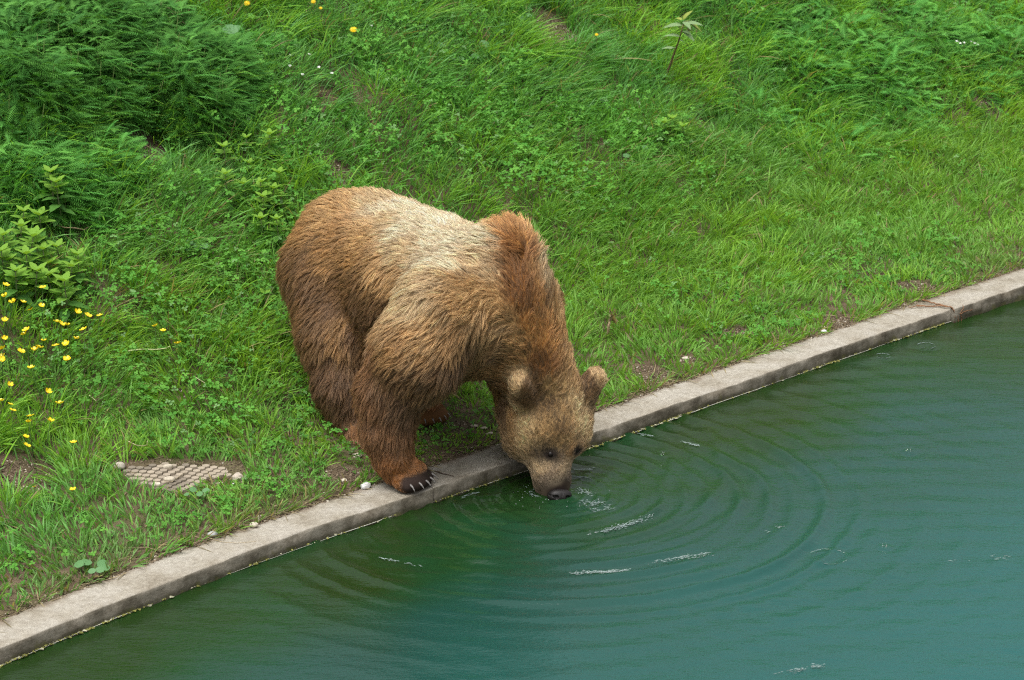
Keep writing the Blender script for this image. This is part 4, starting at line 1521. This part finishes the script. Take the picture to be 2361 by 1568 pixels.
def z6(x, y):
    return src(x, y, 0, 1250, 2.11)
round_plant('plantain', 'low rosette of pale broad leaves at the kerb edge, bottom left', [(*z6(490, 858), 2.4, .95), (*z6(533, 848), 1.3, 1.0), (*z6(630, 852), .8, .85), (*z6(568, 893), 3.2, .6), (*z6(618, 893), .2, .7), (*z6(655, 880), .4, .6)], .045, .03)
round_plant('plantain', 'broad leaf clump at the near edge of the paved patch', [(445, 1128, .5, .7), (460, 1138, 2.5, .7), (475, 1130, .2, .7), (452, 1118, 1.5, .6), (430, 1140, 2.2, .6)], .04, .035)
round_plant('sorrel_sprig', 'single pale yellow-green leaf standing over the grass right of the yarrow thicket', [(530, 68, 2.9, 1.1), (548, 66, .2, .6)], .07, .08)

# drooping sapling
def z2(x, y):
    return src(x, y, 1900, 0, 5.6)
base = on_ground(*z2(210, 1430))
o = thing('sapling', base, 'young tree sapling with drooping pale leaves on a thin brown stem', 'sapling')
yb = base[1]
stem_px = [(210, 1430), (300, 1210), (380, 990), (435, 830), (490, 690), (530, 540), (575, 400)]
sp_ = np.array([at_y(*z2(*p), yb - .02 * i) for i, p in enumerate(stem_px)]) - base
V, F4, F3 = tube(sp_, [.006, .0055, .005, .0045, .004, .0035, .003], 7)
link('stem', mesh_from('stem', V, [F4, F3], plain_material('brown_bark', (.13, .075, .045), .8)), o)
V, F = petal_leaf(1, .44, 7, .10, .55, 1, .08)
sap_leaf = mesh_from('leaf', V, [F], M_ROUND, True, np.broadcast_to((.21, .31, .145), (len(V), 3)))
V, F = petal_leaf(1, .44, 7, .10, .55, 1, .08)
sap_leaf2 = mesh_from('leaf', V, [F], M_ROUND, True, np.broadcast_to((.27, .33, .07), (len(V), 3)))
for (x0, y0, x1, y1, L, m) in ((575, 390, 800, 400, .085, 0), (580, 350, 860, 470, .095, 1), (570, 360, 640, 460, .07, 0), (560, 350, 720, 460, .08, 0), (560, 420, 270, 430, .09, 0), (560, 400, 500, 470, .06, 0), (540, 330, 500, 390, .06, 1),
                              (550, 510, 720, 650, .075, 0), (550, 520, 660, 560, .06, 0), (520, 600, 340, 610, .07, 0), (500, 660, 740, 760, .08, 0), (440, 800, 300, 830, .06, 0), (440, 790, 400, 850, .05, 0), (560, 330, 620, 300, .06, 1)):
    p = at_y(*z2(x0, y0), yb - .1) - base
    q = at_y(*z2(x1, y1), yb - .1 - RNG.uniform(-.06, .06)) - base
    lf = link('leaf', (sap_leaf, sap_leaf2)[m], o, loc=tuple(p))
    d = unit(q - p + np.array([0, 0, .03]))
    lf.rotation_euler = rot_to(d, np.array([0, -.3, 1.0]))
    lf.scale = (L,) * 3

# ------------------------------------------------------------------ paved patch: plastic turf grid with pale stone filled cells
c0 = GRID_POLY.mean(0)
z0 = float(ground_z(c0[0], c0[1])[0])
o = thing('turf_grid', (c0[0], c0[1], z0), 'old honeycomb paving grid with pale cells showing through the grass', 'paving grid')
J, Jm = Join(), Join()
stp = .0265
lo, hi = GRID_POLY.min(0), GRID_POLY.max(0)
row = 0
yy = lo[1]
while yy < hi[1]:
    xx = lo[0] + (row % 2) * stp / 2
    while xx < hi[0]:
        p = np.array([[xx, yy]])
        if inside_poly(p[:, 0], p[:, 1], GRID_POLY)[0] and (noise3(p, 7, 44)[0] > .14):
            gz = float(ground_z(xx, yy)[0])
            ring_ = []
            R0 = stp * .55
            dz_ = .0012 * (noise3(p, 25, 9)[0] - .3)
            for lvl, (rr, zz) in enumerate(((R0, -.006), (R0 * .97, .0058))):
                for k in range(6):
                    a = math.pi / 6 + 2 * math.pi * k / 6
                    ring_.append((xx - c0[0] + rr * math.cos(a), yy - c0[1] + rr * math.sin(a), gz - z0 + zz + dz_))
            ring_.append((xx - c0[0], yy - c0[1], gz - z0 + .0050 + dz_))
            F4 = [(k, (k + 1) % 6, 6 + (k + 1) % 6, 6 + k) for k in range(6)]
            F3 = [(6 + k, 6 + (k + 1) % 6, 12) for k in range(6)]
            soil_ = noise3(p, 16, 46)[0]
            J.add(ring_, np.array(F4), np.array(F3), col=np.array((.30, .255, .195)) * rp.uniform(.85, 1.08) * (1 - .4 * float(smooth(.5, .85, np.array(soil_)))))
        xx += stp
    yy += stp * .87
    row += 1
link('cells', J.mesh('cells', tint_material('pale_grid', .85, .2), False), o, kind='stuff')

# ------------------------------------------------------------------ stones
M_STONE = {}
def stone_mat(c):
    if c not in M_STONE:
        M_STONE[c] = plain_material('stone_' + str(len(M_STONE)), c, .75, .3, .22, 70, .35, .004)
    return M_STONE[c]


def stone(px, py, w, d, h, col, label, yaw=0, angular=0, where='ground', name='pebble', sink=.25, group=None):
    p = on_kerb(px, py) if where == 'kerb' else on_ground(px, py)
    V, F = ball(1, 1, 1, 1, 14, 9)
    nz_ = np.column_stack([noise3(V, 1.6, int(px)), noise3(V, 1.6, int(py) + 3), noise3(V, 1.6, 5)]) - .5
    V = V + nz_ * (.35 + angular)
    if angular:
        V = np.round(V * 2.2) / 2.2 * .5 + V * .5
    V = V * np.array([w, d, h]) / 2
    V[:, 2] += h * (.5 - sink)
    o = link(name, mesh_from(name, V, [F], stone_mat(col), not angular), loc=tuple(p), label=label, category='stone', group=group)
    o.rotation_euler = (0, 0, yaw)


def z5(x, y):
    return src(x, y, 300, 1320, 4.722)
WARM, GREY, PALE, WHITE = (.42, .37, .29), (.33, .33, .33), (.52, .47, .38), (.60, .60, .58)
stone(*z5(240, 275), .040, .036, .030, (.36, .33, .27), 'rounded grey stone at the back left corner of the paved patch', sink=.15)
stone(*z5(905, 255), .037, .020, .020, WARM, 'tilted oblong pebble on the back edge of the paved patch', .25, sink=.1)
stone(*z5(925, 435), .044, .026, .020, WARM, 'oblong pebble lying in the middle of the paved patch', -.1, sink=.1)
stone(*z5(1870, 430), .040, .036, .034, (.38, .33, .27), 'angular stone at the right end of the paved patch', .4, .3, sink=.15, name='rock')
stone(*z5(740, 505), .034, .024, .014, PALE, 'flat whitish stone on the near side of the paved patch', .2, .2, sink=.2)
stone(*z5(1625, 468), .024, .012, .008, PALE, 'thin pale stone chip right of the grass tuft on the paved patch', .3, .1)
stone(*z5(1815, 488), .016, .012, .010, WHITE, 'small white stone chip below the angular rock', .3, .3)
stone(*z5(1905, 465), .022, .012, .009, PALE, 'pale sliver of stone just right of the white chip', .3, .3)
stone(*z5(2095, 1060), .030, .024, .019, PALE, 'pale rounded pebble alone on the kerb top', .1, 0, 'kerb', sink=.05)
stone(*z5(1525, 1195), .034, .026, .021, GREY, 'grey rounded pebble on the kerb beside the grass edge', .2, 0, 'kerb', sink=.08)
stone(*z5(2150, 945), .012, .012, .012, PALE, 'very small pale pebble at the grass edge above the kerb pebble', 0, .2)
def z4(x, y):
    return src(x, y, 900, 1000, 3.408)
stone(*z4(585, 1470), .036, .028, .026, WHITE, 'pale grey angular stone on the kerb beside the bear\'s front paw', .4, .3, 'kerb', 'rock', .12)
stone(*z4(370, 1400), .022, .018, .010, PALE, 'small pale pebble in bare soil left of the front paw', .2, .1)
stone(*z4(500, 1150), .034, .030, .016, WARM, 'pale flat stone in the grass under the bear\'s heel', 0, .2)
stone(1899, 768, .026, .020, .017, WHITE, 'white rounded pebble at the grass edge along the right part of the kerb', 0, 0, sink=.1)
stone(1579, 829, .026, .020, .014, PALE, 'pale pebble in short grass behind the bear\'s ear', 0, .1, sink=.15)
stone(2230, 677, .018, .015, .014, WHITE, 'small white stone in yellowish grass near the far end of the kerb', 0, .2)
for k, (px, py) in enumerate(((1093, 985), (1115, 990), (1128, 1003))):
    stone(px, py, .030, .018, .008, WARM, ['pale flat chip in the shaded grass, left of three behind the kerb', 'pale flat chip in the shaded grass, middle of three behind the kerb', 'pale flat chip in the shaded grass, right of three behind the kerb'][k], .3 * k, .2, sink=.1)

# ------------------------------------------------------------------ sticks, straws and roots
def stick(name, label, pts, radius, col, cat='stick', lift=.012, where='ground', taper=.5):
    P3 = []
    for q in pts:
        if where == 'kerb':
            p = on_kerb(*q[:2])
        else:
            p = on_ground(*q[:2])
        P3.append(p + (0, 0, lift if len(q) < 3 else q[2]))
    P3 = np.array(P3)
    # smooth the path
    s = np.linspace(0, len(P3) - 1, 4 * len(P3))
    P3 = np.column_stack([np.interp(s, range(len(P3)), P3[:, i]) for i in range(3)])
    base = P3[0]
    V, F4, F3 = tube(P3 - base, np.linspace(radius, radius * taper, len(P3)), 6)
    return link(name, mesh_from(name, V, [F4, F3], plain_material(name + '_bark', col, .8, .2, .3, 90)), loc=tuple(base), label=label, category=cat)


def zb(x, y):
    return src(x, y, 0, 700, 2.24)
stick('stalk', 'pale dry stalk lying flat in the grass below the stray buttercups', [zb(850, 866), zb(930, 860), zb(1030, 858), zb(1095, 852), zb(1120, 838)], .0028, (.42, .44, .22), lift=.075)
stick('stalk', 'short pale stalk slanting down in the grass left of the bear', [zb(1280, 1015), zb(1330, 1045), zb(1380, 1070)], .002, (.40, .40, .22), lift=.06)
stick('stalk', 'short light stalk end poking from grass among the lower buttercups', [zb(590, 1120), zb(638, 1158)], .002, (.40, .40, .22), lift=.05)
def z3(x, y):
    return src(x, y, 0, 480, 4.125)
stick('stick', 'curved pale brown stick lying at the right foot of the herb patch', [z3(515, 795), z3(620, 862), z3(700, 912), z3(800, 940), z3(920, 952), z3(1020, 950), z3(1080, 930)], .0032, (.40, .29, .18), lift=.05)
stick('twig', 'thin reddish twig across the bare soil under the yarrow mound', [(312, 335), (330, 350), (352, 362)], .003, (.28, .19, .12), lift=.03)
stick('twig', 'second thin twig crossing the bare soil under the yarrow mound', [(283, 300), (300, 325), (322, 352)], .0022, (.25, .17, .11), lift=.04)
stick('twig', 'dark thin twig lying on the kerb right of the bear\'s paw', [z4(1272, 1302), z4(1350, 1328), z4(1410, 1340), z4(1465, 1355)], .0022, (.085, .06, .045), lift=.003, where='kerb')
stick('straw', 'long thin straw stretching along the kerb by the grey pebble', [(478, 1240), (510, 1250), (545, 1253), (590, 1249)], .0011, (.42, .34, .22), 'straw', .002, 'kerb')
stick('straw', 'dry straw bent over the soil edge at the bottom left of the kerb', [(178, 1352), (215, 1345), (260, 1335), (295, 1322)], .0013, (.45, .36, .22), 'straw', .004, 'kerb')
stick('stick', 'short brown stick on the bank at the top edge', [(500, 0), (520, 3), (530, 8)], .005, (.32, .24, .17), lift=.05)
stick('straw', 'looping dry straw at the back edge of the paved patch', [z5(360, 50), z5(470, 100), z5(570, 125), z5(625, 95), z5(630, 30)], .0013, (.42, .36, .22), 'straw', .045)
stick('straw', 'dry straw across the middle of the paved patch', [z5(860, 480), z5(960, 480), z5(1060, 410), z5(1150, 350)], .0012, (.36, .30, .2), 'straw', .012)

# upright stub with dried head
def z7(x, y):
    return src(x, y, 1500, 700, 3.92)
base = on_ground(*z7(1098, 1150))
o = thing('plant_stub', base, 'upright broken plant stub with bare pale wood and a dried head', 'stub')
pp = np.array([at_y(*z7(*p), base[1] - .01 * i) for i, p in enumerate([(1098, 1160), (1103, 1090), (1110, 1010), (1122, 950)])]) - base
V, F4, F3 = tube(pp, [.0045, .006, .0055, .004], 7)
link('bare_wood', mesh_from('bare_wood', V, [F4, F3], plain_material('bare_wood', (.50, .36, .23), .75)), o)
J = Join()
for i in range(60):
    p = at_y(*z7(1150 + rp.normal(0, 26), 895 + rp.normal(0, 38)), base[1] - .04 + rp.normal(0, .008)) - base
    d = rp.normal(0, 1, 3) * .008
    J.add([p, p + d, p + np.roll(d, 1)], [(0, 1, 2)], col=np.array((.30, .25, .15)) * rp.uniform(.6, 1.3))
V, F4, F3 = tube(np.array([pp[-1], at_y(*z7(1150, 870), base[1] - .04) - base, at_y(*z7(1120, 800), base[1] - .045) - base]), .002, 5)
J.add(V, F4, F3, col=(.25, .19, .11))
link('dried_head', J.mesh('dried_head', M_HERB, False), o)

# roots hanging over the kerb joint
def z8(x, y):
    return src(x, y, 2600, 740, 5.9025)
base = on_kerb(*z8(1120, 860))
o = thing('root_tangle', base, 'reddish root tangle hanging over the kerb joint into the water', 'roots')
m_root = plain_material('root_bark', (.20, .105, .055), .8, .2, .3, 90)
tj = t_joint
def kp(t, off_, z):
    x, y = to_xy(t, float(kerb_m(t)) + off_)
    return np.array([x, y, z]) - base
for pts, rad in (([kp(tj - .03, .13, .075), kp(tj - .01, .09, .066), kp(tj - .012, .04, .066), kp(tj, -.006, .066), kp(tj + .005, -.016, .045), kp(tj + .008, -.018, 0), kp(tj + .012, -.02, -.03)], .0036),
                 ([kp(tj - .09, .11, .066), kp(tj - .06, .08, .062), kp(tj - .02, .05, .064), kp(tj, .0, .066), kp(tj + .02, -.016, .040), kp(tj + .045, -.018, .030), kp(tj + .05, -.022, .012), kp(tj + .048, -.022, -.03)], .0034),
                 ([kp(tj + .045, -.018, .030), kp(tj + .075, -.022, .036), kp(tj + .10, -.024, .034), kp(tj + .125, -.02, .03)], .0024),
                 ([kp(tj + .04, -.018, .030), kp(tj + .06, -.02, .052), kp(tj + .065, -.012, .064)], .002),
                 ([kp(tj + .02, -.016, .040), kp(tj + .03, -.02, .01), kp(tj + .026, -.022, -.03)], .002),
                 ([kp(tj - .13, .125, .062), kp(tj - .09, .10, .064), kp(tj - .05, .075, .062)], .002)):
    pts = np.array(pts)
    s = np.linspace(0, len(pts) - 1, 4 * len(pts))
    pts = np.column_stack([np.interp(s, range(len(pts)), pts[:, i]) for i in range(3)]) + rp.normal(0, .0012, (len(s), 3))
    V, F4, F3 = tube(pts, np.linspace(rad, rad * .45, len(pts)), 6)
    link('root', mesh_from('root', V, [F4, F3], m_root), o)

# ------------------------------------------------------------------ drips and splashes on the water by the muzzle and where rain falls
m_drop, nt, out = new_mat('water_drop')
gl_ = principled(nt, out, (.80, .86, .86), .06, .5)
gl_.inputs['Transmission Weight'].default_value = .9
gl_.inputs['IOR'].default_value = 1.333
rr = np.random.default_rng(5)
V0, F0 = ball(1, 1, 1, 1, 6, 4)
J = Join()
for i in range(26):
    a, q = rr.uniform(0, 6.28), abs(rr.normal(0, .09)) + .05
    s_ = rr.uniform(.0010, .0026)
    J.add(V0 * s_ * np.array([1, 1, rr.uniform(.7, 1.6)]) + np.array([MUZ[0] - .02 + q * math.cos(a), MUZ[1] - .02 + q * math.sin(a) * .8, abs(rr.normal(.004, .010))]), F0)
for (px, py) in ((2095, 1042), (2040, 1260), (1525, 1050)):
    c = on_water(px, py)
    for i in range(9):
        a, q = rr.uniform(0, 6.28), rr.uniform(.003, .014)
        s_ = rr.uniform(.0010, .0022)
        J.add(V0 * s_ * np.array([1, 1, 1.4]) + c + np.array([q * math.cos(a), q * math.sin(a), rr.uniform(.001, .012)]), F0)
link('water_drops', J.mesh('water_drops', m_drop), kind='stuff', label='small drips and rain splashes jumping from the pool surface')

# pale flakes added as painted sky glints along ripples and rain rings
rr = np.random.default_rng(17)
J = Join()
def glint_path(pts, count, width, smin=.0014, smax=.0050):
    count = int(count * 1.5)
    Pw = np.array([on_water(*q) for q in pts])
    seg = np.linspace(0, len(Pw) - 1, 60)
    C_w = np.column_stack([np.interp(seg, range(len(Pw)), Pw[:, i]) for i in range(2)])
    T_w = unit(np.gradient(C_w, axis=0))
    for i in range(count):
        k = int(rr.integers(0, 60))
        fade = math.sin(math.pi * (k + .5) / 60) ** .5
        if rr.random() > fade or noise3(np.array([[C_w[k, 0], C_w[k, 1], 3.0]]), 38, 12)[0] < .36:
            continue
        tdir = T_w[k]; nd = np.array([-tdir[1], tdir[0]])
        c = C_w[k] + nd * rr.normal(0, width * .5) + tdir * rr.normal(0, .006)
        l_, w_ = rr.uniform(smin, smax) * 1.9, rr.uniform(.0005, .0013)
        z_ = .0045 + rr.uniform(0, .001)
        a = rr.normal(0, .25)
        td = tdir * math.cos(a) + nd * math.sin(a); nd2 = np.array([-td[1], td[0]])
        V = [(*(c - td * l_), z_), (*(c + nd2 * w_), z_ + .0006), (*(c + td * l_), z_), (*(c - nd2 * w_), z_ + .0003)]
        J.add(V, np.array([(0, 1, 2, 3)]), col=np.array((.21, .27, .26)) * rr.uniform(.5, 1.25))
glint_path([(1353, 1231), (1390, 1227), (1430, 1216), (1470, 1203), (1510, 1186)], 260, .017)
glint_path([(1297, 1327), (1350, 1322), (1410, 1320), (1455, 1316)], 150, .012)
glint_path([(1500, 1300), (1560, 1290), (1610, 1283), (1660, 1275)], 90, .016)
glint_path([(870, 1288), (920, 1298), (985, 1310)], 55, .010)
glint_path([(1474, 1002), (1508, 1009)], 30, .007)
glint_path([(1573, 1021), (1612, 1030)], 36, .008)
glint_path([(1768, 1229), (1802, 1216)], 36, .012)
glint_path([(1324, 1086), (1372, 1083)], 34, .010)
glint_path([(1322, 1101), (1352, 1103)], 26, .008)
glint_path([(1325, 1126), (1350, 1138), (1400, 1135)], 60, .030)
glint_path([(1330, 1155), (1365, 1165), (1398, 1156)], 70, .022)
glint_path([(1360, 1182), (1420, 1170)], 36, .022)
glint_path([(1200, 1120), (1222, 1140), (1240, 1150)], 30, .016)
glint_path([(1060, 1150), (1110, 1135)], 30, .010)
glint_path([(1790, 1556), (1850, 1545), (1905, 1534)], 70, .014)
glint_path([(2190, 1300), (2250, 1290), (2330, 1284)], 40, .02)
glint_path([(1420, 1095), (1440, 1100)], 18, .006)
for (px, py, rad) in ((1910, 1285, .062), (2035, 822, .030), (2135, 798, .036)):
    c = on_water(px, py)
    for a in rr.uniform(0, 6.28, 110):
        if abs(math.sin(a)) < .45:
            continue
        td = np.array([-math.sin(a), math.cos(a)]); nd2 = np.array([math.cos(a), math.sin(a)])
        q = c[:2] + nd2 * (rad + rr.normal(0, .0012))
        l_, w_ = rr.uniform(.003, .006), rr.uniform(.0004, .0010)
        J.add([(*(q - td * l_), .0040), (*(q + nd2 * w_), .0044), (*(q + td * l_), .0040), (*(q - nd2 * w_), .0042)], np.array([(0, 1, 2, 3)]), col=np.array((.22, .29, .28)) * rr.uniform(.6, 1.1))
link('glint_flakes', J.mesh('glint_flakes', tint_material('glint_film', .35, .5), False), kind='stuff', label='pale flakes painted as sky glints along the ripples and raindrop rings')
